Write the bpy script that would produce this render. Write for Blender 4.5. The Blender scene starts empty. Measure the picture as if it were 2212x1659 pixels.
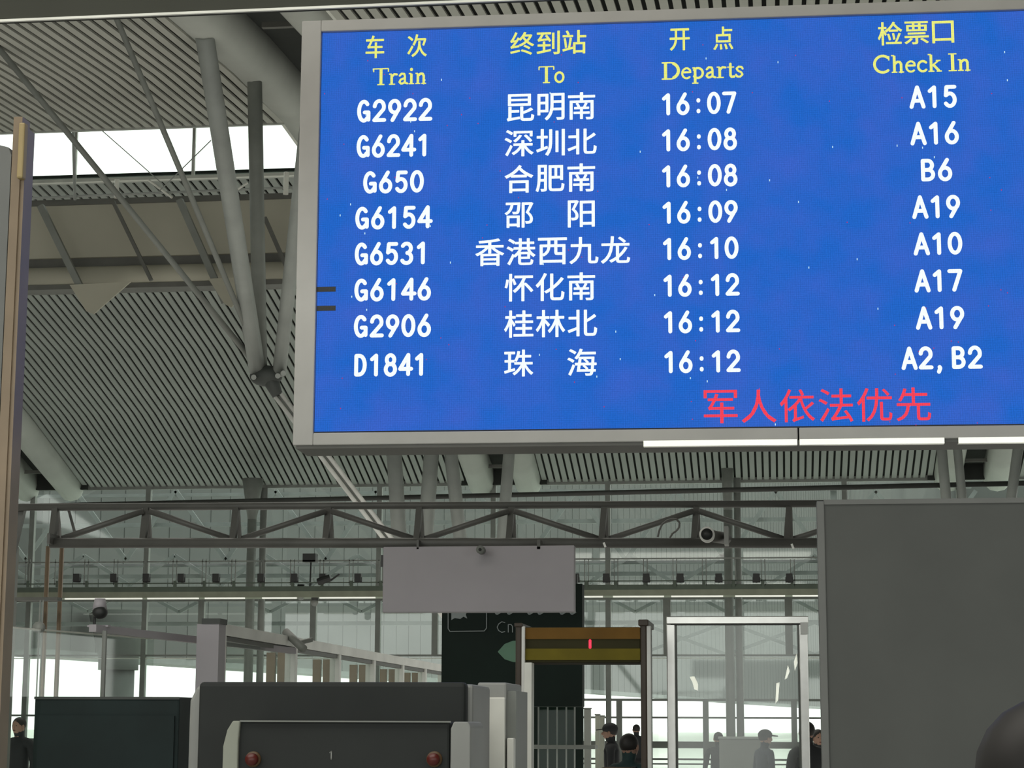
import bpy, math, random
from mathutils import Vector, Matrix
random.seed(7)
sc = bpy.context.scene
COL = sc.collection

# ------------------------------------------------------------------ camera
FPX = 4400.0
YAW, PITCH, ROLL = math.radians(7.4), math.atan((1570 - 829.5) / FPX), 0.004
CAMP = Vector((0, 0, 1.6))
Fv = Vector((-math.sin(YAW) * math.cos(PITCH), math.cos(YAW) * math.cos(PITCH), math.sin(PITCH)))
R0 = Vector((math.cos(YAW), math.sin(YAW), 0))
U0 = R0.cross(Fv)
Rv = (R0 * math.cos(ROLL) + U0 * math.sin(ROLL)).normalized()
Uv = Rv.cross(Fv).normalized()
cam = bpy.data.cameras.new('camera')
cam.sensor_width = 36
cam.lens = FPX / 2212 * 36
cam.clip_end = 2000
co = bpy.data.objects.new('camera', cam)
COL.objects.link(co)
m3 = Matrix((Rv, Uv, -Fv)).transposed()
co.matrix_world = Matrix.Translation(CAMP) @ m3.to_4x4()
sc.camera = co

# ------------------------------------------------------------------ world / light / exposure
w = bpy.data.worlds.new('overcast_sky')
sc.world = w
w.use_nodes = True
bg = w.node_tree.nodes['Background']
bg.inputs[0].default_value = (0.97, 1.0, 0.94, 1)
bg.inputs[1].default_value = 2.0
sc.view_settings.view_transform = 'Standard'
sc.view_settings.look = 'None'
sc.view_settings.exposure = 0.0
sc.view_settings.gamma = 1
sc.view_settings.use_curve_mapping = False
sc.cycles.use_denoising = True


def lamp(name, loc, sx, sy, power, rot=(0, 0, 0), col=(1, .97, .88)):
    l = bpy.data.lights.new(name, 'AREA')
    l.shape = 'RECTANGLE'
    l.size, l.size_y, l.energy, l.color = sx, sy, power, col
    o = bpy.data.objects.new(name, l)
    o.location, o.rotation_euler = loc, rot
    COL.objects.link(o)
    return o

# ------------------------------------------------------------------ helpers
def ray(px, py):
    return Fv * FPX + Rv * (px - 1106) + Uv * (829.5 - py)


def P(px, py, Y):
    d = ray(px, py)
    return CAMP + d * (Y / d.y)


def M(px, Y):
    return px / FPX * Y


def srgb(r, g, b):
    def f(c):
        c /= 255
        return c / 12.92 if c <= .04045 else ((c + .055) / 1.055) ** 2.4
    return (f(r), f(g), f(b), 1)


class MB:
    def __init__(s):
        s.v, s.f = [], []

    def box(s, a, b):
        x0, x1 = sorted((a[0], b[0])); y0, y1 = sorted((a[1], b[1])); z0, z1 = sorted((a[2], b[2]))
        n = len(s.v)
        s.v += [(x, y, z) for z in (z0, z1) for y in (y0, y1) for x in (x0, x1)]
        s.f += [tuple(n + i for i in q) for q in ((0, 2, 3, 1), (4, 5, 7, 6), (0, 1, 5, 4), (2, 6, 7, 3), (0, 4, 6, 2), (1, 3, 7, 5))]
        return s

    def tube(s, a, b, r, k=10, r2=None):
        a, b = Vector(a), Vector(b)
        r2 = r if r2 is None else r2
        d = (b - a).normalized()
        e = d.cross(Vector((0, 0, 1)) if abs(d.z) < .9 else Vector((1, 0, 0))).normalized()
        g = d.cross(e)
        n = len(s.v)
        for c, rr in ((a, r), (b, r2)):
            for i in range(k):
                t = 2 * math.pi * i / k
                s.v.append(tuple(c + e * math.cos(t) * rr + g * math.sin(t) * rr))
        for i in range(k):
            j = (i + 1) % k
            s.f.append((n + i, n + j, n + k + j, n + k + i))
        s.f.append(tuple(n + i for i in range(k))[::-1])
        s.f.append(tuple(n + k + i for i in range(k)))
        return s

    def bar(s, a, b, wx, wz, up=(0, 0, 1)):
        a, b = Vector(a), Vector(b)
        d = (b - a).normalized()
        e = d.cross(Vector(up))
        if e.length < 1e-4:
            e = Vector((1, 0, 0))
        e.normalize()
        g = e.cross(d)
        n = len(s.v)
        for c in (a, b):
            for i, j in ((-1, -1), (1, -1), (1, 1), (-1, 1)):
                s.v.append(tuple(c + e * (i * wx / 2) + g * (j * wz / 2)))
        s.f += [tuple(n + i for i in q) for q in ((0, 1, 5, 4), (1, 2, 6, 5), (2, 3, 7, 6), (3, 0, 4, 7), (3, 2, 1, 0), (4, 5, 6, 7))]
        return s

    def prism(s, pts, off):
        """extrude polygon pts by vector off"""
        n, k = len(s.v), len(pts)
        off = Vector(off)
        s.v += [tuple(Vector(p)) for p in pts] + [tuple(Vector(p) + off) for p in pts]
        s.f.append(tuple(range(n, n + k)))
        s.f.append(tuple(range(n + k, n + 2 * k))[::-1])
        for i in range(k):
            j = (i + 1) % k
            s.f.append((n + i, n + k + i, n + k + j, n + j))
        return s

    def sweep(s, path, sect):
        """path: list of (y,z); sect: closed list of (x,dz); extrude along YZ path"""
        n, k = len(s.v), len(sect)
        for (y, z) in path:
            for (x, dz) in sect:
                s.v.append((x, y, z + dz))
        for i in range(len(path) - 1):
            for j in range(k):
                q = (j + 1) % k
                s.f.append((n + i * k + j, n + i * k + q, n + (i + 1) * k + q, n + (i + 1) * k + j))
        s.f.append(tuple(n + j for j in range(k))[::-1])
        s.f.append(tuple(n + (len(path) - 1) * k + j for j in range(k)))
        return s

    def ball(s, c, rx, ry=None, rz=None, k=16, h=10):
        ry = rx if ry is None else ry; rz = rx if rz is None else rz
        n = len(s.v)
        for i in range(h + 1):
            p = math.pi * i / h
            for j in range(k):
                t = 2 * math.pi * j / k
                s.v.append((c[0] + rx * math.sin(p) * math.cos(t), c[1] + ry * math.sin(p) * math.sin(t), c[2] + rz * math.cos(p)))
        for i in range(h):
            for j in range(k):
                q = (j + 1) % k
                s.f.append((n + i * k + j, n + (i + 1) * k + j, n + (i + 1) * k + q, n + i * k + q))
        return s

    def mesh(s, name):
        me = bpy.data.meshes.new(name)
        me.from_pydata(s.v, [], s.f)
        me.validate(); me.update()
        return me


def link(name, me, mt=None, parent=None, **kw):
    if isinstance(me, MB):
        me = me.mesh(name)
    o = bpy.data.objects.new(name, me)
    if mt is not None:
        me.materials.clear(); me.materials.append(mt)
    COL.objects.link(o)
    if parent is not None:
        o.parent = parent
    for k, v in kw.items():
        o[k] = v
    return o


def smooth(o):
    for p in o.data.polygons:
        p.use_smooth = True
    return o


def bevel(o, wd, seg=2):
    m = o.modifiers.new('edge', 'BEVEL'); m.width = wd; m.segments = seg; m.limit_method = 'ANGLE'
    return o


def empty(name, loc=(0, 0, 0), rz=0, **kw):
    o = bpy.data.objects.new(name, None)
    o.location = loc; o.rotation_euler = (0, 0, rz)
    o.empty_display_size = .2
    COL.objects.link(o)
    for k, v in kw.items():
        o[k] = v
    return o


def T(name, label, cat, loc=(0, 0, 0), rz=0, group=None):
    kw = dict(label=label, category=cat)
    if group: kw['group'] = group
    return empty(name, loc, rz, **kw)


def S(name, label=None):
    kw = dict(kind='structure')
    if label: kw['label'] = label
    return empty(name, **kw)


# ------------------------------------------------------------------ materials
def mat(name, c, rough=.6, metal=0.0, var=.12, scale=2.0, bump=0.0, emit=None, es=0.0):
    m = bpy.data.materials.new(name)
    m.use_nodes = True
    nt = m.node_tree
    b = nt.nodes['Principled BSDF']
    b.inputs['Roughness'].default_value = rough
    b.inputs['Metallic'].default_value = metal
    tc = nt.nodes.new('ShaderNodeTexCoord')
    nz = nt.nodes.new('ShaderNodeTexNoise')
    nz.inputs['Scale'].default_value = scale
    nz.inputs['Detail'].default_value = 5
    nt.links.new(tc.outputs['Object'], nz.inputs['Vector'])
    cr = nt.nodes.new('ShaderNodeValToRGB')
    cr.color_ramp.elements[0].position = .3
    cr.color_ramp.elements[1].position = .7
    cr.color_ramp.elements[0].color = (c[0] * (1 - var), c[1] * (1 - var), c[2] * (1 - var), 1)
    cr.color_ramp.elements[1].color = (min(1, c[0] * (1 + var)), min(1, c[1] * (1 + var)), min(1, c[2] * (1 + var)), 1)
    nt.links.new(nz.outputs['Fac'], cr.inputs['Fac'])
    nt.links.new(cr.outputs['Color'], b.inputs['Base Color'])
    if bump:
        bp = nt.nodes.new('ShaderNodeBump')
        bp.inputs['Strength'].default_value = bump
        nt.links.new(nz.outputs['Fac'], bp.inputs['Height'])
        nt.links.new(bp.outputs['Normal'], b.inputs['Normal'])
    if emit:
        b.inputs['Emission Color'].default_value = emit
        b.inputs['Emission Strength'].default_value = es
    return m


def glass(name, tint=(.93, .97, .95, 1), refl=.07, rough=.03):
    m = bpy.data.materials.new(name)
    m.use_nodes = True
    nt = m.node_tree
    nt.nodes.remove(nt.nodes['Principled BSDF'])
    out = nt.nodes['Material Output']
    t = nt.nodes.new('ShaderNodeBsdfTransparent'); t.inputs[0].default_value = tint
    g = nt.nodes.new('ShaderNodeBsdfGlossy'); g.inputs['Roughness'].default_value = rough
    mx = nt.nodes.new('ShaderNodeMixShader')
    nz = nt.nodes.new('ShaderNodeTexNoise'); nz.inputs['Scale'].default_value = 1.5
    mp = nt.nodes.new('ShaderNodeMapRange')
    mp.inputs['To Min'].default_value = refl * .7; mp.inputs['To Max'].default_value = refl * 1.3
    nt.links.new(nz.outputs['Fac'], mp.inputs['Value'])
    nt.links.new(mp.outputs[0], mx.inputs[0])
    nt.links.new(t.outputs[0], mx.inputs[1]); nt.links.new(g.outputs[0], mx.inputs[2])
    nt.links.new(mx.outputs[0], out.inputs[0])
    return m


def led(name, c, strength, depth=.35, hue=0.0, c2=None, pitch=.0059):
    """LED matrix: emission broken into tiny dots by a grid in object space (metres)"""
    m = bpy.data.materials.new(name)
    m.use_nodes = True
    nt = m.node_tree
    nt.nodes.remove(nt.nodes['Principled BSDF'])
    out = nt.nodes['Material Output']
    em = nt.nodes.new('ShaderNodeEmission')
    tc = nt.nodes.new('ShaderNodeTexCoord')
    sp = nt.nodes.new('ShaderNodeSeparateXYZ')
    nt.links.new(tc.outputs['Object'], sp.inputs[0])

    def math_(op, a, b=None):
        n = nt.nodes.new('ShaderNodeMath'); n.operation = op
        for i, x in enumerate((a, b)):
            if x is None: continue
            if isinstance(x, (int, float)): n.inputs[i].default_value = x
            else: nt.links.new(x, n.inputs[i])
        return n.outputs[0]
    k = 2 * math.pi / pitch
    sx = math_('COSINE', math_('MULTIPLY', sp.outputs['X'], k))
    sz = math_('COSINE', math_('MULTIPLY', sp.outputs['Z'], k))
    g = math_('MULTIPLY', math_('ADD', math_('MULTIPLY', sx, .5), .5), math_('ADD', math_('MULTIPLY', sz, .5), .5))
    g = math_('SQRT', g)
    g = math_('ADD', math_('MULTIPLY', g, depth * 1.6), 1 - depth)
    # per-diode unevenness
    wn = nt.nodes.new('ShaderNodeTexNoise'); wn.inputs['Scale'].default_value = 95; wn.inputs['Detail'].default_value = 2
    nt.links.new(tc.outputs['Object'], wn.inputs['Vector'])
    g2 = math_('ADD', math_('MULTIPLY', wn.outputs['Fac'], .35), .83)
    st = math_('MULTIPLY', math_('MULTIPLY', g, g2), strength)
    nt.links.new(st, em.inputs['Strength'])
    if c2:
        nz = nt.nodes.new('ShaderNodeTexNoise'); nz.inputs['Scale'].default_value = 3.2; nz.inputs['Detail'].default_value = 4
        nt.links.new(tc.outputs['Object'], nz.inputs['Vector'])
        cr = nt.nodes.new('ShaderNodeValToRGB')
        cr.color_ramp.elements[0].position = .35; cr.color_ramp.elements[1].position = .68
        cr.color_ramp.elements[0].color = c; cr.color_ramp.elements[1].color = c2
        nt.links.new(nz.outputs['Fac'], cr.inputs['Fac'])
        nt.links.new(cr.outputs['Color'], em.inputs['Color'])
    else:
        em.inputs['Color'].default_value = c
    nt.links.new(em.outputs[0], out.inputs[0])
    return m


def g(v, t=(1, 1, 1)):
    return (v * t[0], v * t[1], v * t[2], 1)

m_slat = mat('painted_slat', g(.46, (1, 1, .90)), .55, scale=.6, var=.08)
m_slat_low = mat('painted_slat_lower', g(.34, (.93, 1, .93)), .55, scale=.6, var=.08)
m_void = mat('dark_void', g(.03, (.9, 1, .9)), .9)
m_girder = mat('girder_paint', g(.46, (.97, 1, .93)), .6, scale=.8, var=.08)
m_edge = mat('white_trim', g(.75, (1, 1, .92)), .4)
m_tube = mat('tube_paint', g(.36, (.95, 1, .95)), .45, scale=1.5)
m_tube_dark = mat('tube_paint_dark', g(.22, (.95, 1, .92)), .5, scale=1.5)  # plain darker tone of the tube paint
m_node = mat('cast_steel', g(.06, (.9, 1, .95)), .6)
m_fascia = mat('beige_panel', g(.42, (1, .96, .78)), .65, scale=.4, var=.1)
m_fascia_dk = mat('dark_steel', g(.12, (1, 1, .9)), .6)  # plain dark steel tone
m_truss = mat('gantry_steel', g(.10, (1, 1, .92)), .5, scale=3)
m_truss_back = mat('beam_steel_dark', g(.045, (.95, 1, .9)), .5)
m_mull = mat('mullion_grey', g(.24, (.95, 1, .93)), .5)
m_deck = mat('catwalk_green', g(.13, (.8, 1, .78)), .6)
m_deck_lt = mat('catwalk_olive', g(.30, (.95, 1, .76)), .6)
m_box = mat('lamp_housing', g(.03), .5)
m_white = mat('white_enamel', g(.8, (1, 1, .96)), .4)
m_strip = mat('daylit_strip', g(.9), .4, emit=(1, 1, .85, 1), es=.55)  # weak glow painted in for sunlit edges and daylight glints, no lamp
m_glass = glass('clear_glass')
m_glass2 = glass('partition_glass', (.90, .93, .91, 1), .06, .08)
m_glassdoor = glass('smudged_glass', (.86, .88, .87, 1), .05, .08)
m_floor = mat('polished_granite', g(.5, (1, .99, .95)), .25, scale=3)
m_ground = mat('bright_concrete', g(.75, (.97, 1, .92)), .8)
m_far = mat('far_cladding', g(.085, (.95, 1, .97)), .8, scale=.05, var=.12)
m_far_rib = mat('far_cladding_rib', g(.1, (.95, 1, .99)), .8)
m_lattice = mat('pale_lattice', g(.2, (.93, 1, .98)), .7)
m_frame = mat('board_frame_grey', g(.46, (1, .98, .93)), .45, scale=4, var=.05)
m_under = mat('board_underside', g(.10, (1, 1, .9)), .5)
m_chrome = mat('bright_trim', g(.75, (1, 1, .9)), .22, metal=.8, var=.05)
m_steel = mat('brushed_steel', g(.62, (1, .99, .96)), .28, metal=.9, var=.08, scale=8)
m_lilac = mat('blank_panel_grey', g(.36, (1.03, .97, 1.04)), .6, scale=1.2, var=.05)
m_darkpanel = mat('dark_panel', g(.075, (.95, 1, .93)), .6, scale=1.5, var=.12)
m_darkedge = mat('dark_panel_edge', g(.14, (.97, 1, .95)), .5)
m_black = mat('black_plastic', g(.018, (.9, 1, .95)), .5)
m_hood = mat('hood_dark', g(.014, (.8, 1, .93)), .7, scale=3, var=.2)
m_body = mat('scanner_grey', g(.27, (.98, 1, .95)), .5)
m_cream = mat('scanner_cream', g(.30, (.95, 1, .83)), .5)
m_red = mat('red_button', (.09, .010, .006, 1), .4)
m_brown = mat('detector_brown', (.055, .038, .025, 1), .5)
m_pole = mat('tan_metal', (.22, .165, .11, 1), .4, metal=.2, var=.15, scale=3)
m_polebox = mat('tan_box', (.34, .26, .12, 1), .5)
m_sign = mat('sign_green_black', (.006, .016, .012, 1), .85, var=.2)
m_signtext = mat('sign_lettering', g(.22, (.95, 1, 1)), .5, emit=(.6, .75, .7, 1), es=.05)
m_arrow = mat('sign_arrow', (.10, .20, .13, 1), .5, emit=(.25, .6, .4, 1), es=.03)
m_dblack = mat('cabinet_black', (.008, .018, .018, 1), .8, var=.3, scale=2)

# ------------------------------------------------------------------ setting: floor, outdoors
link('floor', MB().box((-45, -25, -.3), (45, 75, 0)), m_floor, kind='structure')
link('ground', MB().box((-400, 75, -.35), (400, 700, -.05)), m_ground, kind='structure')

# ------------------------------------------------------------------ roof
XB = [P(45, 1040, 72).x, P(1067, 1040, 72).x, P(2118, 1040, 72).x]
UP = [(14, 12.7), (24, 14.0), (31, 14.75), (37, 15.32), (42, 15.8), (47, 16.15)]
LO = [(50, 15.65), (54, 15.35), (59, 14.8), (64, 13.75), (69, 12.45), (72.5, 11.35), (75, 10.55)]
GI = [(14, 12.95), (24, 14.25), (31, 15.0), (37, 15.56), (42, 16.02), (47, 16.3), (50, 15.95), (54, 15.4), (59, 14.7), (64, 13.5), (69, 12.1), (72.5, 11.1), (75, 10.4)]


def slat_mesh(path, wd=.178, th=.05):
    return MB().sweep(path, [(-wd / 2, 0), (wd / 2, 0), (wd / 2, th), (-wd / 2, th)])


PER = .256


def ceiling(idx, path, x0, x1, mt, label, vis=None):
    root = S('ceiling', label)
    # dark void sheet above the slats, built with thickness
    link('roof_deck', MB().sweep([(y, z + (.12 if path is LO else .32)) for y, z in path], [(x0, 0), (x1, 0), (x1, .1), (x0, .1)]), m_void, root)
    me = slat_mesh(path, .166 if path is UP else .178).mesh('slat'); me.materials.append(mt)
    n = int((x1 - x0) / PER)
    for i in range(n):
        x = x0 + (i + .5) * PER
        if vis and not (vis[0] < x < vis[1]): continue
        o = bpy.data.objects.new('slat', me); o.location = (x, 0, 0); o.parent = root
        COL.objects.link(o)
    # end bar closing the slats
    for (y, z) in (path[0], path[-1]):
        link('edge_strip', MB().box((x0, y - .05, z - .03), (x1, y + .05, z + (.11 if y == 50 else .42))), m_girder, root)
    return root

HB = 1.38
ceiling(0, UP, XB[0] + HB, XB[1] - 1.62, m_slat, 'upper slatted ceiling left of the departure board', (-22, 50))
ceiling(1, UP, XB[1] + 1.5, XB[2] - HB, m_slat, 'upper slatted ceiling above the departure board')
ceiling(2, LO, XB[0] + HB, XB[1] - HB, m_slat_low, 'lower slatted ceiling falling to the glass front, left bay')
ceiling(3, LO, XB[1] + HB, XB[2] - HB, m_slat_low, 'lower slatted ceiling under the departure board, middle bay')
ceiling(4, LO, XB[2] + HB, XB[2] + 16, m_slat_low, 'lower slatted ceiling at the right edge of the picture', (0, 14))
# roof skins above (keep the sky off the roof void)
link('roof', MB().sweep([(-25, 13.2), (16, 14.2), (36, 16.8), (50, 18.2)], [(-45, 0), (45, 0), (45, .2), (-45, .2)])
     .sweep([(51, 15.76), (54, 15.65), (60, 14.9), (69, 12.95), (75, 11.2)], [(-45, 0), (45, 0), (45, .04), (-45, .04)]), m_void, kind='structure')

GSEC = [(-.5, .15), (-.42, -.12), (-.25, -.28), (0, -.33), (.25, -.28), (.42, -.12), (.5, .15), (.5, .8), (-.5, .8)]
names = ['left edge of the view', 'behind the departure board', 'right edge of the view']
gl = {(0, -1): 'grey roof girder at the far left, outer one beside the dark slot',
      (0, 1): 'broad grey curved roof girder meeting the far left end of the glass front',
      (1, -1): 'grey curved roof girder carrying the tops of the leaning tubes',
      (1, 1): 'grey roof girder right of the dark slot, passing behind the departure board',
      (2, -1): 'grey roof girder left of the dark slot near the right picture edge',
      (2, 1): 'grey roof girder right of the dark slot at the right picture edge'}
for bi, xb in enumerate(XB):
    sl = S('ceiling', 'dark service slot between two roof girders')
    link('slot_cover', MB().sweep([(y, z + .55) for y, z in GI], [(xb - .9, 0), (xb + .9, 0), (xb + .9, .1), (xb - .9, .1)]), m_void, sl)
    for k, yy in enumerate((39.5, 43, 60, 66, 70, 73.4)):
        zz = [GI[i][1] + (yy - GI[i][0]) / (GI[i + 1][0] - GI[i][0]) * (GI[i + 1][1] - GI[i][1]) for i in range(len(GI) - 1) if GI[i][0] <= yy <= GI[i + 1][0]][0]
        link('cross_bar', MB().box((xb - .4, yy - .06, zz + .1), (xb + .4, yy + .06, zz + .22)), m_fascia_dk, sl)
    for sgn in (-1, 1):
        gr = T('roof_girder', gl[(bi, sgn)], 'girder', (xb + sgn * .88, 0, 0))
        gb = MB().sweep(GI, GSEC)
        if (bi, sgn) == (1, -1):   # this girder swings outward toward the near end
            gb.v = [(x - .5 * min(1, max(0, (54 - y) / 6)), y, z) for x, y, z in gb.v]
        smooth(link('beam', gb, m_girder, gr))
        tb = MB().sweep([(y, z - .08) for y, z in GI if y < 52], [(sgn * .5 - .03, 0), (sgn * .5 + .05, 0), (sgn * .5 + .05, .09), (sgn * .5 - .03, .09)])
        if (bi, sgn) == (1, -1):
            tb.v = [(x - .5 * min(1, max(0, (54 - y) / 6)), y, z) for x, y, z in tb.v]
        link('edge_trim', tb, m_edge, gr)

# skylight band between the upper and the lower roof
sk = S('window_2', 'long bright skylight band between the two roofs')
xa, xz = XB[0], XB[2] + 8
for i in range(12):
    x = xa + i * 3.2
    link('mullion', MB().box((x - .04, 49.85, 15.7), (x + .04, 49.93, 18.1)), m_edge, sk)
    link('pane', MB().box((x + .04, 49.88, 15.7), (x + 3.16, 49.9, 18.1)), m_glass, sk)
link('sill', MB().box((xa, 49.8, 15.62), (xz, 49.94, 15.7)), m_edge, sk)

# fascia / gutter hung in front of the lower roof
gx1 = XB[1] - 1.4
fa = T('roof_fascia', 'long beige panel box hanging below the skylight, with struts and a rail', 'roof fascia')
gx0 = P(-60, 500, 48).x
def zY(px, py, Y): return P(px, py, Y).z
z_t, z_a, z_b, z_c = zY(340, 430, 48), zY(340, 552, 48), zY(340, 572, 48), zY(340, 622, 48)
link('panel', MB().box((gx0, 48, z_a), (gx1, 48.25, z_t)), m_fascia, fa)
link('cap_strip', MB().box((gx0, 47.93, z_t - .1), (gx1, 48.3, z_t + .04)), m_fascia_dk, fa)
link('groove', MB().box((gx0, 48.1, z_b), (gx1, 48.25, z_a)), m_fascia_dk, fa)
smooth(link('lower_beam', MB().tube((gx0, 48.1, (z_b + z_c) / 2 + .04), (gx1, 48.1, (z_b + z_c) / 2 + .04), (z_b - z_c) / 2 - .02, 16), m_fascia, fa))
link('bottom_flange', MB().box((gx0, 47.9, z_c), (gx1, 48.5, z_c + .12)), m_fascia_dk, fa)
for a, b, wd in (((88, 445), (197, 668), 15), ((388, 432), (487, 655), 15), ((244, 435), (327, 606), 8), ((572, 470), (618, 575), 9)):
    link('strut', MB().bar(P(*a, 47.4), P(*b, 47.4), M(wd, 47.4), M(wd, 47.4)), m_tube_dark if wd > 10 else m_fascia_dk, fa)
for tri in (((150, 615), (282, 608), (202, 678), (186, 672)), ((450, 602), (548, 598), (500, 664), (484, 656))):
    link('gusset', MB().prism([P(x, y, 47.3) for x, y in tri], (0, .06, 0)), m_fascia, fa)
link('rail', MB().tube(P(45, 429, 47.6), P(700, 402, 47.6), M(3, 48)), m_tube, fa)
for a, b, wd in (((253, 388), (251, 428), 11), ((619, 372), (617, 420), 12)):
    link('post', MB().tube(P(*a, 47.5), P(*b, 47.5), M(wd / 2, 48)), m_edge, fa)
for a, b, wd in (((322, 390), (372, 427), 6), ((512, 410), (535, 395), 5)):
    link('brace', MB().tube(P(*a, 47.5), P(*b, 47.5), M(wd / 2, 48)), m_edge, fa)
link('hanger', MB().tube(P(158, 275, 47.5), P(162, 432, 47.5), M(3.6, 48)), m_tube, fa)
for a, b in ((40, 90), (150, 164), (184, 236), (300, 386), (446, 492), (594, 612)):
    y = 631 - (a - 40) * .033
    link('daylight_glint', MB().bar(P(a, y, 49.5), P(b, y - .027 * (b - a), 49.5), .1, M(4.5, 49)), m_strip, fa)  # glowing bars painted in for daylight glints below the fascia

# thin wires across the skylight
for k, (a, b, lab) in enumerate((((218, 280), (352, 398), 'thin straight cable crossing the skylight, left one'), ((456, 303), (345, 412), 'thin cable crossing the skylight toward the fat tubes'))):
    o = link('steel_cable', MB().tube(P(*a, 47), P(*b, 47), M(1.3, 47), 6), m_tube, label=lab, category='cable')

# tie rods
def hit(px, py, prof, dz):
    y = 20.0
    while y < 60:
        z = [prof[i][1] + (y - prof[i][0]) / (prof[i + 1][0] - prof[i][0]) * (prof[i + 1][1] - prof[i][1]) for i in range(len(prof) - 1) if prof[i][0] <= y <= prof[i + 1][0]][0]
        if P(px, py, y).z >= z + dz: return y
        y += .05
    return y
for a, b, ya, yb, wd, lab in (((250, 36), (566, 790), hit(250, 36, UP, 0), 46, 14, 'slim roof rod rising from the steel joint to the top beam'),
                              ((-6, 100), (556, 792), hit(-6, 100, UP, 0), 46, 15, 'slim roof rod leaning far left from the steel joint')):
    pa, pb = P(*a, ya), P(*b, yb)
    o = smooth(link('tie_rod', MB().tube(pa, pb, M(wd / 2, ya), 10, M(wd / 2, yb) * .9), m_tube_dark, label=lab, category='rod'))

# branching column at left of the board
bc = T('branching_column', 'three fat grey tubes spreading from one steel joint left of the board', 'column', P(575, 812, 46))
base = bc.location.copy()
def L(p, r=None): return tuple(Vector(p) - (r if r is not None else base))
for a, ya, b, wd, mt in (((442, 78), hit(442, 78, GI, -.25), (556, 800), 39, m_tube), ((550, 172), hit(550, 172, GI, -.25), (562, 800), 33, m_tube_dark), ((680, 120), hit(680, 120, GI, -.25), (603, 806), 32, m_tube)):
    smooth(link('branch', MB().tube(L(P(*a, ya)), L(P(*b, 46)), M(wd / 2, 44), 18, M(wd / 2, 45)), mt, bc))
smooth(link('joint', MB().ball(L(P(575, 812, 46)), M(38, 46), M(24, 46), M(24, 46)).tube(L(P(575, 800, 46)), L(P(600, 855, 46)), M(22, 46), 14, M(12, 46)), m_node, bc))
for q in ((548, 815), (600, 812), (612, 806)):
    link('pin', MB().tube(L(P(*q, 45.9)), L(P(q[0], q[1], 45.2)), M(6, 46), 10), m_tube, bc)
lowp = P(1075, 1465, 46)
for dx in (-9, 9):
    smooth(link('leg', MB().tube(L(P(598 + dx, 850, 46)), L(P(1070 + dx, 1468, 46)), M(5, 46), 10), m_white, bc))
link('leg_web', MB().bar(L(P(598, 850, 46.08)), L(P(1070, 1468, 46.08)), .04, M(16, 46)), m_tube_dark, bc)
smooth(link('foot', MB().tube(L((lowp.x, 46, 0)), L((lowp.x, 46, lowp.z + .15)), .28, 18), m_body, bc))

# tube cluster below the board
tc = T('branching_column', 'cluster of pale tubes standing up behind the gantry and blank panel', 'column', P(1000, 1250, 60))
base2 = tc.location.copy()
for a, b, wd in (((848, 925), (868, 1255), 34), ((936, 925), (912, 1255), 34), ((968, 925), (1004, 1255), 30), ((1104, 925), (1078, 1255), 26)):
    smooth(link('branch', MB().tube(L(P(*a, 60), base2), L(P(*b, 60), base2), M(wd / 2, 60), 16), m_tube, tc))
link('transfer_beam', MB().box(L(P(850, 1255, 60.3), base2), L(P(1150, 1290, 59.7), base2)), m_tube_dark, tc)
pp = P(1100, 1290, 60)
smooth(link('trunk', MB().tube(L((pp.x, 60, 0), base2), L((pp.x, 60, pp.z), base2), .3, 18), m_tube, tc))
tr = T('branching_column', 'pale tubes rising at the right above the dark panel', 'column', P(2120, 1250, 60))
base3 = tr.location.copy()
for a, b, wd in (((2064, 925), (2096, 1255), 19), ((2205, 925), (2160, 1255), 22), ((2030, 925), (2060, 1255), 22)):
    smooth(link('branch', MB().tube(L(P(*a, 60), base3), L(P(*b, 60), base3), M(wd / 2, 60), 16), m_tube, tr))
pp = P(2120, 1255, 60)
smooth(link('trunk', MB().tube(L((pp.x, 60, 0), base3), L((pp.x, 60, pp.z + .3), base3), .6, 18), m_tube, tr))

# far slender columns in front of the glass
for px, lab in ((540, 'slender grey column with flared head left of the blank hanging panel'), (1575, 'slender grey column rising behind the steel framed glass')):
    c = T('slender_column', lab, 'column', (P(px, 1300, 73).x, 73, 0))
    X = 0
    zt = P(px, 1052 if px < 1000 else 1030, 73).z
    smooth(link('shaft', MB().tube((X, 0, 0), (X, 0, zt), M(10, 73), 14), m_mull, c))
    smooth(link('flared_head', MB().tube((X, 0, zt - 1.2), (X, 0, zt + .3), M(10, 73), 14, M(24 if px < 1000 else 13, 73)), m_mull, c))
    smooth(link('rear_shaft', MB().tube((X + .33, .4, 0), (X + .33, .4, zt), M(8, 73), 12), m_body, c))

# ------------------------------------------------------------------ glass front: window_1
FY = 75
wf = S('window_1', 'tall far glass front of the station hall')
def mull(px, ya, yb, wd, mt=m_mull, Y=FY):
    a, b = P(px, ya, Y), P(px, yb, Y)
    X = P(px, (ya + yb) / 2, Y).x
    link('mullion', MB().box((X - M(wd / 2, Y), Y - .12, max(0, b.z)), (X + M(wd / 2, Y), Y + .1, a.z)), mt, wf)
def trans(py, x0, x1, wd, mt=m_mull, Y=FY, name='transom'):
    z = P(1100, py, Y).z
    link(name, MB().box((P(x0, py, Y).x, Y - .1, z - M(wd / 2, Y)), (P(x1, py, Y).x, Y + .08, z + M(wd / 2, Y))), mt, wf)
for px in (-190, 62, 313, 565, 817, 1065, 1314, 1575, 1830, 2080, 2330):
    mull(px, 1040, 1640, 11 if px != 1575 else 13)
for px in (435, 677, 940, 1190, 1441, 1704, 1950):
    mull(px, 1290, 1417, 16 if px > 1000 else 13)
for px in (1338, 1525, 1716, 1905, 2095):
    mull(px, 1513, 1650, 12)
trans(1293, -200, 2400, 8)
trans(1416, -200, 2400, 4)
trans(1422, -200, 2400, 2, m_edge)  # thin white strip painted in for the highlight under the transom
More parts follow.
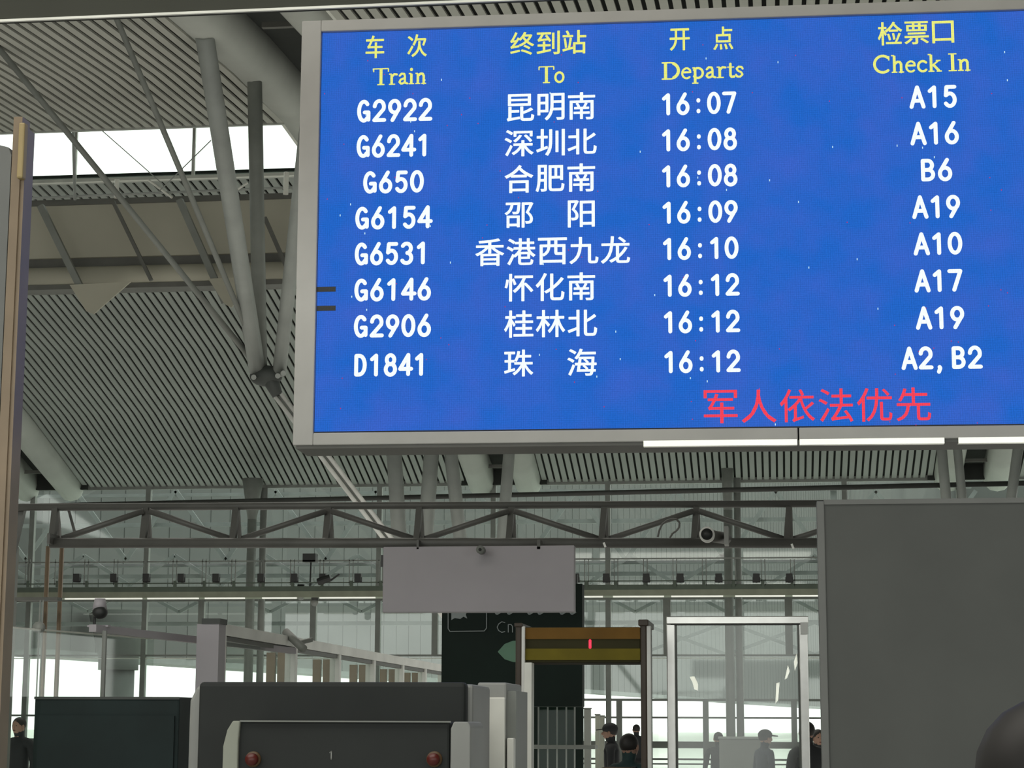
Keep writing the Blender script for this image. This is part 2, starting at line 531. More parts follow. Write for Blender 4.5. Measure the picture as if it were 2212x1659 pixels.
trans(1511, 1250, 2400, 5)
trans(1549, -200, 2400, 4)
trans(1607, -200, 2400, 14, m_tube_dark)
trans(1638, -200, 2400, 4)
trans(1648, -200, 2400, 3)
trans(1046, -200, 2400, 6)
zr = [P(1100, q, FY).z for q in (1660, 1607, 1511, 1416, 1293, 1215, 1046)]
mx = [-190, 62, 313, 565, 817, 1065, 1314, 1575, 1830, 2080, 2330]
for a, b in zip(mx[:-1], mx[1:]):
    xa_, xb_ = P(a, 1300, FY).x + .1, P(b, 1300, FY).x - .1
    for z0, z1 in zip(zr[:-1], zr[1:]):
        link('pane', MB().box((xa_, FY - .01, max(0, z0) + .04), (xb_, FY + .01, z1 - .04)), m_glass, wf)
for q0, q1 in ((XB[0] - 3, XB[0] + 1.6), (XB[1] - 1.6, XB[1] + 1.6), (XB[2] - 1.6, XB[2] + 1.6)):
    link('head_panel', MB().box((q0, FY - .3, zr[-1] - .05), (q1, FY - .15, 12.2)), m_void, wf)
# second head beam seen above the gantry
pa, pb = P(20, 1094, 63.5), P(2300, 1057, 60)
pb.z = pa.z
hb = smooth(link('tie_beam', MB().tube(pa, pb, M(5.5, 62), 10), m_truss_back, label='dark horizontal beam running just above the gantry truss', category='beam'))

# hall side walls (outside the view) and the slotted wall at the left
link('wall_left', MB().box((-45.3, -25, 0), (-45, 75, 14)), m_fascia, kind='structure')
link('wall_right', MB().box((45, -25, 0), (45.3, 75, 14)), m_fascia, kind='structure')

# ------------------------------------------------------------------ outdoors behind the glass
lt = T('steel_lattice', 'pale crossed steel bracing of the platform roof beyond the glass front', 'steel bracing', P(900, 1300, 80))
LB = lt.location.copy()
def zig(y_top, y_bot, period, phase, x0=-150, x1=2000, wd=9, both=False, Y=80):
    n0 = int((x0 - phase) / period) - 1
    x = phase + n0 * period
    while x < x1:
        for (a, b) in (((x, y_top), (x + period / 2, y_bot)), ((x + period / 2, y_bot), (x + period, y_top))):
            link('diagonal', MB().bar(L(P(*a, Y), LB), L(P(*b, Y), LB), .12, M(wd, Y)), m_lattice, lt)
        if both:
            for (a, b) in (((x, y_bot), (x + period / 2, y_top)), ((x + period / 2, y_top), (x + period, y_bot))):
                link('diagonal', MB().bar(L(P(*a, Y + .2), LB), L(P(*b, Y + .2), LB), .12, M(wd, Y)), m_lattice, lt)
        x += period
zig(1060, 1210, 216, 1244)
zig(1200, 1264, 197, 1363, wd=8)
zig(1270, 1322, 197, 1274, wd=7)
zig(1345, 1414, 380, 1380, x0=1290, both=True, wd=7)
for y, wd in ((1060, 7), (1126, 9), (1216, 7), (1240, 9), (1345, 9)):
    z = P(1100, y, 80).z
    link('chord', MB().box(L((P(-200, y, 80).x, 80.2, z - M(wd / 2, 80)), LB), L((P(2100, y, 80).x, 80.4, z + M(wd / 2, 80)), LB)), m_lattice, lt)
for px in (-120, 190, 860, 1800):
    p = P(px, 1060, 80.6)
    link('post', MB().box(L((p.x - .12, 80.5, 0), LB), L((p.x + .12, 80.7, p.z), LB)), m_lattice, lt) if px in (-120, 1800) else None

# big far hall wall whose lower edge runs away to the right
fw = T('far_platform_hall', 'grey ribbed wall of the building across, open and bright below', 'building', P(300, 1421, 96))
FB = fw.location.copy()
A = P(-260, 1417, 92); B = P(330, 1419, 97)
zb = B.z
B2 = P(1450, 1506, 97 * (1570 - 1419) / (1574 - 1506)); B2.z = zb; A.z = zb
d = (B2 - B).normalized(); C2 = B + d * 520
A = B - d * ((B.y - 86) / d.y)
nrm = Vector((-d.y, d.x, 0))
pts = [A, C2, C2 + nrm * 40, A + nrm * 40]
MIDW = B + d * 60
for nm, q0, q1, hh in (('cladding', A, MIDW, 21), ('tall_cladding', MIDW, C2, 75)):
    up = Vector((0, 0, hh))
    link(nm, MB().prism([L(q0, FB), L(q1, FB), L(q1 + up, FB), L(q0 + up, FB)], nrm * .6), m_far, fw)
    n_ = int((q1 - q0).length / 2.4)
    for i in range(min(n_, 90)):
        q = q0 + d * (i * 2.4 + .5)
        link('rib', MB().prism([L(q, FB), L(q + d * .7, FB), L(q + d * .7 + up, FB), L(q + up, FB)], -nrm * .03), m_far, fw)
link('soffit', MB().prism([L(p - Vector((0, 0, .3)), FB) for p in (A, C2, C2 + nrm * 2, A + nrm * 2)], (0, 0, .3)), m_lattice, fw)
link('distant_wall', MB().box(L((C2.x - 1, C2.y, zb), FB), L((C2.x + 260, C2.y + 1, zb + 75), FB)), m_far, fw)
link('end_wall', MB().box(L((A.x - 60, A.y, zb), FB), L((A.x, A.y + .5, zb + 18), FB)), m_far, fw)
# round pier at left
pr = T('round_pier', 'pale round concrete pier seen through the glass at the left', 'pier', (P(255, 1450, 90).x, 90, 0))
zt = P(255, 1445, 90).z
smooth(link('shaft', MB().tube((0, 0, 0), (0, 0, zt), M(36, 90), 24), m_far_rib, pr))
smooth(link('collar', MB().tube((0, 0, zt - .05), (0, 0, zt + .5), M(44, 90), 24), m_far, pr))
smooth(link('spread_head', MB().tube((0, 0, zt + .5), (0, 0, zt + 2.6), M(44, 90), 24, M(70, 90)), m_far, pr))

# ------------------------------------------------------------------ catwalk
CY = 70
cw = T('catwalk', 'long green maintenance catwalk across the glass front with thin rails', 'catwalk', P(900, 1270, CY))
CB = cw.location.copy()
def hz(px0, px1, y0, y1, mt, name, dy=(0, .1), Y=CY, par=None, bs=None):
    za, zb_ = P(1100, y0, Y).z, P(1100, y1, Y).z
    par = par or cw; bs = bs if bs is not None else CB
    return link(name, MB().box(L((P(px0, y0, Y).x, Y + dy[0], zb_), bs), L((P(px1, y0, Y).x, Y + dy[1], za), bs)), mt, par)
hz(-150, 2350, 1264, 1275, m_deck, 'deck_beam', (0, .15))
hz(-150, 2350, 1275, 1288, m_deck_lt, 'deck_side', (0, 1.0))
hz(-150, 2350, 1207, 1210, m_mull, 'top_rail', (.0, .05))
hz(-150, 2350, 1255, 1257.5, m_deck, 'lower_rail', (.0, .05))
x = -130
while x < 2300:
    for dx in (-4, 4):
        p0 = P(x + dx, 1208, CY); p1 = P(x + dx, 1264, CY)
        link('post', MB().box(L((p0.x - .015, CY, p1.z), CB), L((p0.x + .015, CY + .03, p0.z), CB)), m_mull, cw)
    p1 = P(x, 1262, CY)
    link('bracket', MB().box(L((p1.x - .05, CY - .04, p1.z - .1), CB), L((p1.x + .05, CY + .06, p1.z + .12), CB)), m_deck, cw)
    x += 63.5
ORD = 'first second third fourth fifth sixth seventh eighth ninth tenth eleventh twelfth thirteenth fourteenth fifteenth sixteenth seventeenth eighteenth'.split()
# glowing strips standing in for a sunlit sill edge under the catwalk
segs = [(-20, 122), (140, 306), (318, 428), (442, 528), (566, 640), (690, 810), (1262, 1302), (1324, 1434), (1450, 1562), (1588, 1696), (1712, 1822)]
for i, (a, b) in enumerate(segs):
    o = hz(a, b, 1288, 1291, m_strip, 'daylit_strip', (0, .1), par=None, bs=Vector((0, 0, 0)))
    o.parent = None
    o['label'] = ORD[i] + ' thin painted-in sunlit edge from the left under the catwalk'
    o['category'] = 'painted highlight'; o['group'] = 'painted-in sunlit edges under the catwalk'
fl_me = None
for i, px in enumerate((170, 250, 320, 395, 470, 567, 639, 700, 776, 1245, 1311, 1397, 1470, 1553, 1634, 1705, 1790)):
    p = P(px, 1249, CY)
    f = T('floodlight', ORD[i] + ' small black floodlight from the left on the catwalk rail', 'floodlight', (p.x, CY - .17, p.z), 0, 'floodlights along the catwalk rail')
    if fl_me is None:
        fl_me = (MB().box((-.115, -.12, -.12), (.115, .12, .14)).mesh('housing'), MB().box((-.03, -.02, -.16), (.03, .19, -.13)).box((-.13, -.02, -.16), (.13, .02, -.12)).box((-.13, -.02, -.16), (-.115, .02, .02)).box((.115, -.02, -.16), (.13, .02, .02)).mesh('yoke'))
        fl_me[0].materials.append(m_box); fl_me[1].materials.append(m_box)
    for nm, me in zip(('housing', 'yoke'), fl_me):
        o = bpy.data.objects.new(nm, me); o.parent = f; COL.objects.link(o)
# larger lamp on a stand and cluster of fixtures
p = P(672, 1207, CY + .2)
f = T('stage_lamp', 'larger black lamp raised on a thin stand above the catwalk', 'lamp', (p.x, CY + .2, p.z))
link('housing', MB().box((-.26, -.2, -.13), (.2, .2, .17)), m_box, f)
link('stand', MB().tube((0, 0, -.13), (-.02, 0, -1.05), .03, 8), m_box, f)
p = P(708, 1254, CY - .3)
f = T('swivel_lamp', 'dark swivel lamp with side arm lying on the catwalk rail', 'lamp', (p.x, CY - .3, p.z))
link('housing', MB().tube((-.35, 0, -.05), (.1, 0, .1), .13, 12), m_box, f)
link('arm', MB().bar((.1, 0, 0), (.42, 0, .22), .06, .06), m_box, f)
for px, py, lab in ((650, 1284, 'small dome camera hanging under the catwalk, higher of two'), (680, 1297, 'small dome camera on the mullion head, lower of two')):
    p = P(px, py, CY + .3)
    f = T('dome_camera', lab, 'camera', (p.x, CY + .3, p.z))
    smooth(link('dome', MB().ball((0, 0, -.08), .13, .13, .13), m_body, f))
    smooth(link('mount', MB().tube((0, 0, 0), (0, 0, .35), .13, 14), m_box, f))

# ------------------------------------------------------------------ gantry truss
GY = 20
gt = T('lattice_gantry', 'dark steel lattice gantry spanning the hall below the departure board', 'gantry', P(120, 1180, GY))
GB = gt.location.copy()
# the gantry is turned slightly against the hall: depth falls off along it
def gY(px): return GY + (px - 900) * .00045
def G(px, py, dy=0.0):
    return L(P(px, py, gY(px) + dy), GB)
smooth(link('top_chord', MB().tube(G(-80, 1096), G(1790, 1088), M(8, GY), 12), m_truss, gt))
smooth(link('bottom_chord', MB().tube(G(108, 1173, -.25), G(1790, 1173, -.25), M(11, GY), 14), m_truss, gt))
smooth(link('rear_chord', MB().tube(G(130, 1098, .5), G(1790, 1090, .5), M(6, GY), 10), m_truss, gt))
nodes = [120, 316, 510, 710, 906, 1105, 1305, 1504, 1704]
for i, px in enumerate(nodes):
    w2 = 13 - i * .6
    link('upright', MB().bar(G(px, 1098), G(px - w2 * .6, 1170, -.2), M(13, GY), M(13, GY), (0, 1, 0)), m_truss, gt)
    link('upright', MB().bar(G(px + 4, 1098, .3), G(px + w2 * .7, 1170, -.2), M(7, GY), M(7, GY), (0, 1, 0)), m_truss, gt)
for i, (a, b) in enumerate(zip(nodes[:-1], nodes[1:])):
    ya, yb = ((1166, 1104) if i % 2 == 0 else (1104, 1166))
    smooth(link('diagonal', MB().tube(G(a + 6, ya, -.1), G(b - 6, yb, -.1), M(6.5, GY), 12), m_truss, gt))
    if i in (0, 1):
        smooth(link('diagonal', MB().tube(G(a + 16, ya, .3), G(b, yb, .3), M(4.5, GY), 10), m_truss, gt))
smooth(link('diagonal', MB().tube(G(1710, 1166, -.1), G(1790, 1140, -.1), M(6.5, GY), 12), m_truss, gt))
link('corner_block', MB().box(G(102, 1152, -.4), G(146, 1184, .1)), m_truss, gt)
for px in (104, 134):
    p0 = P(px, 1180, GY)
    X = p0.x
    smooth(link('leg', MB().tube(L((X, GY, 0), GB), L((X, GY, p0.z), GB), M(5.2, GY), 12), m_pole, gt))
for px in (1850, 1880):
    X = P(px, 1180, GY).x
    smooth(link('leg', MB().tube(L((X, GY, 0), GB), L((X, GY, P(px, 1098, GY).z), GB), M(5.2, GY), 12), m_pole, gt))
link('cross_tie', MB().box(G(32, 1290), G(134, 1299, .1)), m_fascia_dk, gt)
link('brace', MB().bar(G(48, 1100, .1), G(10, 1262, .1), M(15, GY), M(15, GY), (0, 1, 0)), m_truss, gt)
link('brace', MB().bar(G(148, 1100, .2), G(162, 1152, .2), M(5, GY), M(5, GY), (0, 1, 0)), m_truss, gt)
for px, wd, mt in ((14, 9, m_pole), (27, 12, m_tube_dark)):
    X = P(px, 1200, GY).x
    link('leg', MB().box(L((X - M(wd / 2, GY), GY, 0), GB), L((X + M(wd / 2, GY), GY + .1, P(px, 1100 if wd < 10 else 1180, GY).z), GB)), mt, gt)

# blank panel hung from the gantry
bp = T('blank_panel', 'blank pale grey rectangular panel hanging from the gantry', 'panel', P(1036, 1256, 19.6))
PB = bp.location.copy()
a, b = P(832, 1183, 19.7), P(1241, 1322, 19.6)
bevel(link('face', MB().box(L((a.x, 19.6, b.z), PB), L((b.x, 19.72, a.z), PB)), m_lilac, bp), .01)
link('clamp', MB().box(L(P(900, 1166, 19.6), PB), L(P(912, 1190, 19.8), PB)).box(L(P(1160, 1166, 19.6), PB), L(P(1172, 1190, 19.8), PB)), m_truss, bp)
link('edge_bracket', MB().box(L(P(823, 1199, 19.75), PB), L(P(832, 1226, 19.85), PB)), m_box, bp)
sn = T('sensor', 'small round sensor clipped under the gantry above the blank panel', 'sensor', P(1037, 1187, 19.4))
smooth(link('body', MB().tube((0, 0, 0), (0, .12, 0), M(9, 19.5), 16), m_tube_dark, sn))
smooth(link('lens', MB().tube((0, -.01, 0), (0, .01, 0), M(3.5, 19.5), 10), m_black, sn))

# round camera on the gantry + cable
cm = T('round_camera', 'round black-faced camera with white rim sitting on the gantry', 'camera', P(1527, 1154, 19.3))
smooth(link('rim', MB().tube((0, 0, 0), (0, .1, 0), M(16.5, 19.4), 24), m_white, cm))
smooth(link('lens', MB().tube((0, -.012, 0), (0, .03, 0), M(12.5, 19.4), 24), m_black, cm))
smooth(link('body', MB().tube((0, .1, 0), (.17, .45, .0), M(13, 19.4), 18), m_truss, cm))
link('bracket', MB().box((.16, .05, -.09), (.2, .3, .08)), m_body, cm)
cp = [(1421, 1160), (1424, 1146), (1430, 1133), (1440, 1125), (1452, 1121), (1462, 1122), (1468, 1129), (1467, 1139), (1461, 1147), (1453, 1152), (1447, 1162)]
mb = MB()
for q0, q1 in zip(cp[:-1], cp[1:]):
    mb.tube(P(*q0, 19.4), P(*q1, 19.4), M(2.2, 19.5), 8)
link('loose_cable', mb, m_truss, label='thin dark cable looping up from the gantry bottom chord', category='cable')
for px, py, lab in ((1306, 1177, 'tiny white tag on the gantry, left of the round camera'), (1712, 1180, 'tiny yellowish tag on the gantry near the dark panel')):
    link('tag', MB().bar(P(px - 2, py - 5, 19.5), P(px + 2, py + 5, 19.5), .02, M(4, 19.5), (0, 1, 0)), m_white, label=lab, category='tag')

# ------------------------------------------------------------------ green direction sign
SY = 22
sg = T('direction_sign', 'large black-green overhead direction sign with arrow, partly behind the detector', 'sign', P(1106, 1400, SY))
SB = sg.location.copy()
a, b = P(955, 1262, SY), P(1258, 1527, SY)
bevel(link('panel', MB().box(L((a.x, SY, b.z), SB), L((b.x, SY + .25, a.z), SB)), m_sign, sg), .01)
for px in (1000, 1150):
    q = P(px, 1262, SY)
    link('hanger', MB().bar(L((q.x, SY + .1, q.z), SB), L((q.x, GY - .1, P(px, 1176, GY).z), SB), .06, .06), m_black, sg)
link('top_bracket', MB().box(L(P(1240, 1240, SY), SB), L(P(1248, 1262, SY + .1), SB)), m_black, sg)
def line2(pts, wd, Y, par, bs, mt, name, closed=False):
    mb = MB()
    q = list(pts) + ([pts[0]] if closed else [])
    for u, v in zip(q[:-1], q[1:]):
        mb.bar(L(P(*u, Y), bs), L(P(*v, Y), bs), .012, M(wd, Y), (0, 1, 0)) if False else mb.bar(L(P(*u, Y), bs), L(P(*v, Y), bs), M(wd, Y), .012, (0, 1, 0))
    return link(name, mb, mt, par)
line2([(968, 1318), (968, 1358), (972, 1364), (1046, 1363), (1051, 1357), (1051, 1318)], 1.6, SY - .02, sg, SB, m_signtext, 'icon_border')
link('icon', MB().prism([L(P(x, y, SY - .01), SB) for x, y in ((975, 1318), (1010, 1318), (1006, 1328), (1009, 1336), (1001, 1332), (994, 1337), (982, 1335), (975, 1339))], (0, .01, 0)), m_signtext, sg)
for pts_, nm in (([(x, y) for x, y in ((1091, 1345), (1084, 1343), (1077, 1348), (1074, 1355), (1077, 1362), (1084, 1366), (1091, 1364))], 'letter'), ([(1098, 1366), (1098, 1349), (1104, 1349), (1107, 1353), (1107, 1366)], 'letter')):
    line2(pts_, 1.7, SY - .02, sg, SB, m_signtext, nm)
for x0_ in (1066, 1092, 1136, 1158, 1206, 1228):
    line2([(x0_, 1318), (x0_ + 7, 1327), (x0_ + 16, 1322)], 3.2, SY - .02, sg, SB, m_signtext, 'letter')
link('arrow', MB().prism([L(P(x, y, SY - .015), SB) for x, y in ((1075, 1408), (1090, 1391), (1108, 1384), (1150, 1384), (1150, 1432), (1108, 1430), (1090, 1424))], (0, .015, 0)), m_arrow, sg)

# ------------------------------------------------------------------ lettering
def text_mesh(ch, offset=.0):
    """glyph mesh of a character from Blender's own default font, flat in XZ"""
    c = bpy.data.curves.new('glyph', 'FONT')
    c.body = ch; c.size = 1; c.offset = offset; c.resolution_u = 4
    c.fill_mode = 'FRONT'
    o = bpy.data.objects.new('glyph', c)
    COL.objects.link(o)
    bpy.context.view_layer.update()
    me = o.evaluated_get(bpy.context.evaluated_depsgraph_get()).to_mesh()
    vs = [(v.co.x, v.co.y) for v in me.vertices]
    fs = [tuple(p.vertices) for p in me.polygons]
    bpy.data.objects.remove(o); bpy.data.curves.remove(c)
    return vs, fs
_gc = {}


class Flat:
    """flat lettering in local XZ plane of the board"""
    def __init__(s): s.v, s.f = [], []

    def cjk(s, ch, x0, x1, z0, z1, off):
        if ch not in _gc: _gc[ch] = text_mesh(ch)
        vs, fs = _gc[ch]
        ax = min(v[0] for v in vs); bx = max(v[0] for v in vs)
        # CJK glyph cell: about 0.92 em square, keep natural place in the cell
        cx = (ax + bx) / 2
        ay = min(v[1] for v in vs); by = max(v[1] for v in vs); cy = (ay + by) / 2
        em = max(bx - ax, by - ay, .84)
        n = len(s.v)
        for (u, v) in vs:
            s.v.append(((x0 + x1) / 2 + (u - cx) / em * (x1 - x0), 0, (z0 + z1) / 2 + (v - cy) / em * (z1 - z0)))
        base = s.v[n:]
        s.v = s.v[:n]
        k = off * (z1 - z0)
        for dx, dz in ((0, 0), (k, 0), (-k, 0), (0, k * .8), (0, -k * .8), (k * .7, k * .6), (-k * .7, k * .6), (k * .7, -k * .6), (-k * .7, -k * .6)):
            m = len(s.v)
            s.v += [(x + dx, y, z + dz) for x, y, z in base]
            s.f += [tuple(m + i for i in f) for f in fs]

    def stroke(s, pts, wd, fx, fz, cap=True):
        """pts in unit glyph space; fx/fz map to local; round joints"""
        q = [(fx(x), fz(y)) for x, y in pts]
        for (a, b) in zip(q[:-1], q[1:]):
            dx, dz = b[0] - a[0], b[1] - a[1]
            l = math.hypot(dx, dz) or 1e-9
            nx, nz = -dz / l * wd / 2, dx / l * wd / 2
            n = len(s.v)
            s.v += [(a[0] + nx, 0, a[1] + nz), (a[0] - nx, 0, a[1] - nz), (b[0] - nx, 0, b[1] - nz), (b[0] + nx, 0, b[1] + nz)]
            s.f.append((n, n + 1, n + 2, n + 3))
        for i, (x, z) in enumerate(q):
            if not cap and i in (0, len(q) - 1): continue
            n = len(s.v)
            for k in range(10):
                t = k * math.pi / 5
                s.v.append((x + math.cos(t) * wd / 2, 0, z + math.sin(t) * wd / 2))
            s.f.append(tuple(range(n, n + 10)))


def arc(cx, cy, rx, ry, a0, a1, n=12):
    return [(cx + rx * math.cos(math.radians(a0 + (a1 - a0) * i / n)), cy + ry * math.sin(math.radians(a0 + (a1 - a0) * i / n))) for i in range(n + 1)]

GL = {
    '0': [arc(.5, .5, .38, .44, 0, 360, 24)],
    '1': [[(.22, .76), (.55, .93), (.55, .06)]],
    '2': [arc(.5, .68, .36, .27, 175, -25, 12) + [(.12, .07), (.9, .07)]],
    '3': [arc(.46, .72, .34, .22, 150, -80, 12) + arc(.46, .28, .38, .24, 80, -150, 12)],
    '4': [[(.72, .06), (.72, .94), (.08, .30), (.96, .30)]],
    '5': [[(.84, .93), (.26, .93), (.20, .54)] + arc(.48, .34, .36, .29, 115, -145, 12)],
    '6': [[(.66, .95), (.24, .50)], arc(.5, .32, .36, .27, 0, 360, 20)],
    '7': [[(.10, .93), (.90, .93), (.42, .06)]],
    '8': [arc(.5, .73, .30, .21, 0, 360, 18), arc(.5, .29, .37, .25, 0, 360, 20)],
    '9': [[(.34, .05), (.78, .52)], arc(.5, .67, .36, .27, 0, 360, 20)],
    'G': [arc(.5, .5, .38, .44, 45, 315, 18) + [(.86, .10), (.86, .44), (.56, .44)]],
    'D': [[(.16, .07), (.16, .93), (.42, .93)] + arc(.42, .5, .42, .43, 90, -90, 14) + [(.16, .07)]],
    'A': [[(.06, .05), (.5, .95), (.94, .05)], [(.24, .33), (.76, .33)]],
    'B': [[(.16, .07), (.16, .93), (.5, .93)] + arc(.5, .72, .30, .21, 90, -90, 10) + [(.16, .51)], [(.5, .51)] + arc(.5, .29, .36, .22, 90, -90, 10) + [(.16, .07)]],
    ':': [[(.5, .62), (.5, .66)], [(.5, .12), (.5, .16)]],
    ',': [[(.30, .08), (.34, .02), (.24, -.14)]],
    ' ': [],
}
# serif letters: strokes (points, weight)  x in cap-height units, advance last
TK, TN = .135, .055
SF = {
    'T': ([([(.36, .02), (.36, .97)], TK), ([(.02, .97), (.70, .97)], TN), ([(.03, .97), (.03, .78)], TN), ([(.69, .97), (.69, .78)], TN), ([(.2, .02), (.52, .02)], TN)], .70),
    'r': ([([(.14, .02), (.14, .62)], TK * .85), ([(.02, .63), (.14, .63)], TN), ([(.02, .02), (.30, .02)], TN), ([(.17, .50), (.25, .62), (.37, .60)], TK * .7)], .42),
    'a': ([([(.08, .52), (.16, .64), (.28, .62), (.31, .48), (.31, .10), (.42, .04)], TK * .7), ([(.31, .38), (.12, .28), (.07, .14), (.14, .04), (.22, .05), (.31, .14)], TK * .7)], .46),
    'i': ([([(.14, .02), (.14, .62)], TK * .85), ([(.02, .63), (.14, .63)], TN), ([(.02, .02), (.26, .02)], TN), ([(.14, .86), (.14, .89)], TK)], .30),
    'n': ([([(.13, .02), (.13, .62)], TK * .85), ([(.02, .63), (.13, .63)], TN), ([(.02, .02), (.24, .02)], TN), ([(.15, .50), (.25, .61), (.34, .60), (.39, .48), (.39, .02)], TK * .8), ([(.29, .02), (.5, .02)], TN)], .52),
    'o': ([(arc(.24, .32, .18, .29, 0, 360, 18), TK * .75)], .50),
    'D': ([([(.14, .02), (.14, .97)], TK), ([(.01, .97), (.34, .97)] + arc(.34, .5, .34, .47, 90, 60, 2), TN * 1.2), (arc(.33, .5, .33, .45, 65, -65, 12), TK), ([(.01, .02), (.34, .02)] + arc(.34, .5, .34, .48, -90, -60, 2), TN * 1.2)], .74),
    'e': ([([(.09, .38), (.40, .38), (.38, .52), (.30, .61), (.22, .62)] + arc(.25, .32, .18, .29, 110, 310, 12), TK * .65)], .46),
    'p': ([([(.13, -.26), (.13, .62)], TK * .85), ([(.02, .62), (.13, .63)], TN), ([(.01, -.27), (.26, -.27)], TN), (arc(.24, .32, .20, .29, 140, -140, 14), TK * .75)], .52),
    't': ([([(.15, .80), (.15, .12), (.20, .04), (.30, .06)], TK * .8), ([(.02, .61), (.30, .61)], TN)], .32),
    's': ([([(.32, .50), (.28, .60), (.16, .62), (.08, .52), (.12, .40), (.26, .29), (.31, .16), (.22, .04), (.10, .05), (.05, .16)], TK * .65)], .38),
    'C': ([(arc(.38, .5, .32, .47, 50, 310, 16), TK * .85), ([(.62, .95), (.62, .70)], TN)], .70),
    'h': ([([(.13, .02), (.13, .96)], TK * .85), ([(.01, .97), (.13, .97)], TN), ([(.02, .02), (.24, .02)], TN), ([(.15, .50), (.25, .61), (.34, .60), (.39, .48), (.39, .02)], TK * .8), ([(.29, .02), (.5, .02)], TN)], .52),
    'c': ([(arc(.25, .32, .18, .29, 45, 315, 14), TK * .75)], .44),
    'k': ([([(.13, .02), (.13, .96)], TK * .85), ([(.01, .97), (.13, .97)], TN), ([(.02, .02), (.25, .02)], TN), ([(.42, .62), (.16, .32)], TN * 1.3), ([(.22, .38), (.44, .03)], TK * .8), ([(.34, .02), (.54, .02)], TN), ([(.32, .62), (.5, .62)], TN)], .54),
    'I': ([([(.18, .02), (.18, .97)], TK), ([(.02, .97), (.34, .97)], TN), ([(.02, .02), (.34, .02)], TN)], .36),
    ' ': ([], .24),
}

# ------------------------------------------------------------------ departure board
BY = 12.0
pl = P(632, 962, BY)
brz = math.radians(1.4)
bd = T('departure_board', 'huge hanging train departure board with blue lit screen and grey frame', 'departure board', pl, brz)
ux, nx = Vector((math.cos(brz), math.sin(brz), 0)), Vector((-math.sin(brz), math.cos(brz), 0))
def BL(px, py, off=0.0):
    """pixel on the board face -> local (x, z)"""
    d = ray(px, py)
    t = (pl + nx * off - CAMP).dot(nx) / d.dot(nx)
    q = CAMP + d * t - pl
    return q.dot(ux), q.z
x_l, z_bo = BL(632, 962)
_, z_to = BL(648, 45)
xi_l, zi_t = BL(693, 68); xi_l = BL(685, 500)[0]
_, zi_b = BL(678, 935)
xi_r, x_r = BL(2262, 500)[0], BL(2310, 500)[0]
DP = .30
fr = MB()
fr.box((x_l, 0, z_bo), (xi_l, DP, z_to)); fr.box((xi_r, 0, z_bo), (x_r, DP, z_to))
bevel(link('side_frame', MB().box((x_l, 0, z_bo), (xi_l, DP, z_to)), m_frame, bd), .006)
bevel(link('side_frame', MB().box((xi_r, 0, z_bo), (x_r, DP, z_to)), m_frame, bd), .006)
bevel(link('top_frame', MB().box((xi_l, 0, zi_t), (xi_r, DP, z_to)), m_frame, bd), .006)
jx = BL(1725, 950)[0]
bevel(link('bottom_frame', MB().box((xi_l, 0, z_bo), (jx - .004, DP, zi_b)), m_frame, bd), .006)
bevel(link('bottom_frame', MB().box((jx + .004, 0, z_bo), (xi_r, DP, zi_b)), m_frame, bd), .006)
link('underside', MB().box((x_l + .02, .01, z_bo - .02), (x_r - .02, DP + .05, z_bo + .001)), m_under, bd)
for a, b in ((1390, 1722), (1727, 2040), (2070, 2310)):
    link('bright_trim', MB().bar((BL(a, 950)[0], .02, z_bo - .012), (BL(b, 950)[0], .02, z_bo - .012), .05, .034), m_chrome, bd)
link('back_cover', MB().box((x_l, DP, z_bo), (x_r, DP + .03, z_to)), m_under, bd)
link('screen_gasket', MB().box((xi_l, .03, zi_b), (xi_r, .05, zi_t)), m_black, bd)
m_ledblue = led('led_blue', srgb(38, 108, 212), 1.05, .5, c2=srgb(62, 106, 212))
m_ledwhite = led('led_white', (.92, 1.0, 1.0, 1), 1.08, .16)
m_ledyellow = led('led_yellow', srgb(243, 246, 130), 1.0, .22)
m_ledred = led('led_red', srgb(255, 72, 92), 1.1, .45)
m_dim = led('led_halo', srgb(70, 84, 120), .9, .4)
SC = .022   # screen depth in the frame
scr = link('screen', MB().box((xi_l + .004, SC, zi_b + .012), (xi_r - .004, SC + .01, zi_t - .004)), m_ledblue, bd)


def cell_line(s, xa, xb, ya_top, ya_bot, yb_top, yb_bot, kind, mt, name, off=.012, wpx=9.0, n=None):
    """string between px columns xa..xb; top/bottom y at each end; straight in board space"""
    xA, zAt = BL(xa, ya_top, SC); _, zAb = BL(xa, ya_bot, SC)
    xB, zBt = BL(xb, yb_top, SC); _, zBb = BL(xb, yb_bot, SC)
    zt, zb_ = (zAt + zBt) / 2, (zAb + zBb) / 2
    H = zt - zb_
    wd = wpx / FPX * BY
    root = empty(name); root.parent = bd

    def put(fl):
        me = bpy.data.meshes.new('character'); me.from_pydata(fl.v, [], fl.f); me.update()
        o = link('character', me, mt, root)
        o.location = (0, SC - .002, 0)
    if kind == 'mono':
        adv = (xB - xA + wd * .45) / len(s)
        gw = adv * .84
        for i, ch in enumerate(s):
            fl = Flat()
            x0 = xA + i * adv + (adv - wd * .45 - gw) / 2
            for st in GL[ch]:
                fl.stroke(st, wd, lambda x: x0 + x * gw, lambda z: zb_ + z * H)
            put(fl)
    elif kind == 'cjk':
        n_ = len(s)
        adv = (xB - xA) / (n_ - 1 + .9)
        for i, ch in enumerate(s):
            if ch == '\u3000': continue
            fl = Flat()
            fl.cjk(ch, xA + i * adv, xA + i * adv + adv * .9, zb_, zt, off)
            put(fl)
    else:
        tot = sum(SF[ch][1] for ch in s) - .04
        k = (xB - xA) / tot
        x0 = xA
        for ch in s:
            fl = Flat()
            for st, wt in SF[ch][0]:
                fl.stroke(st, wt * H * 1.3, lambda x: x0 + x * k, lambda z: zb_ + z * H, cap=len(st) > 2 or abs(st[0][1] - st[1][1]) < .04 and st[0][0] == st[1][0])
            x0 += SF[ch][1] * k
            if fl.v: put(fl)
    return root

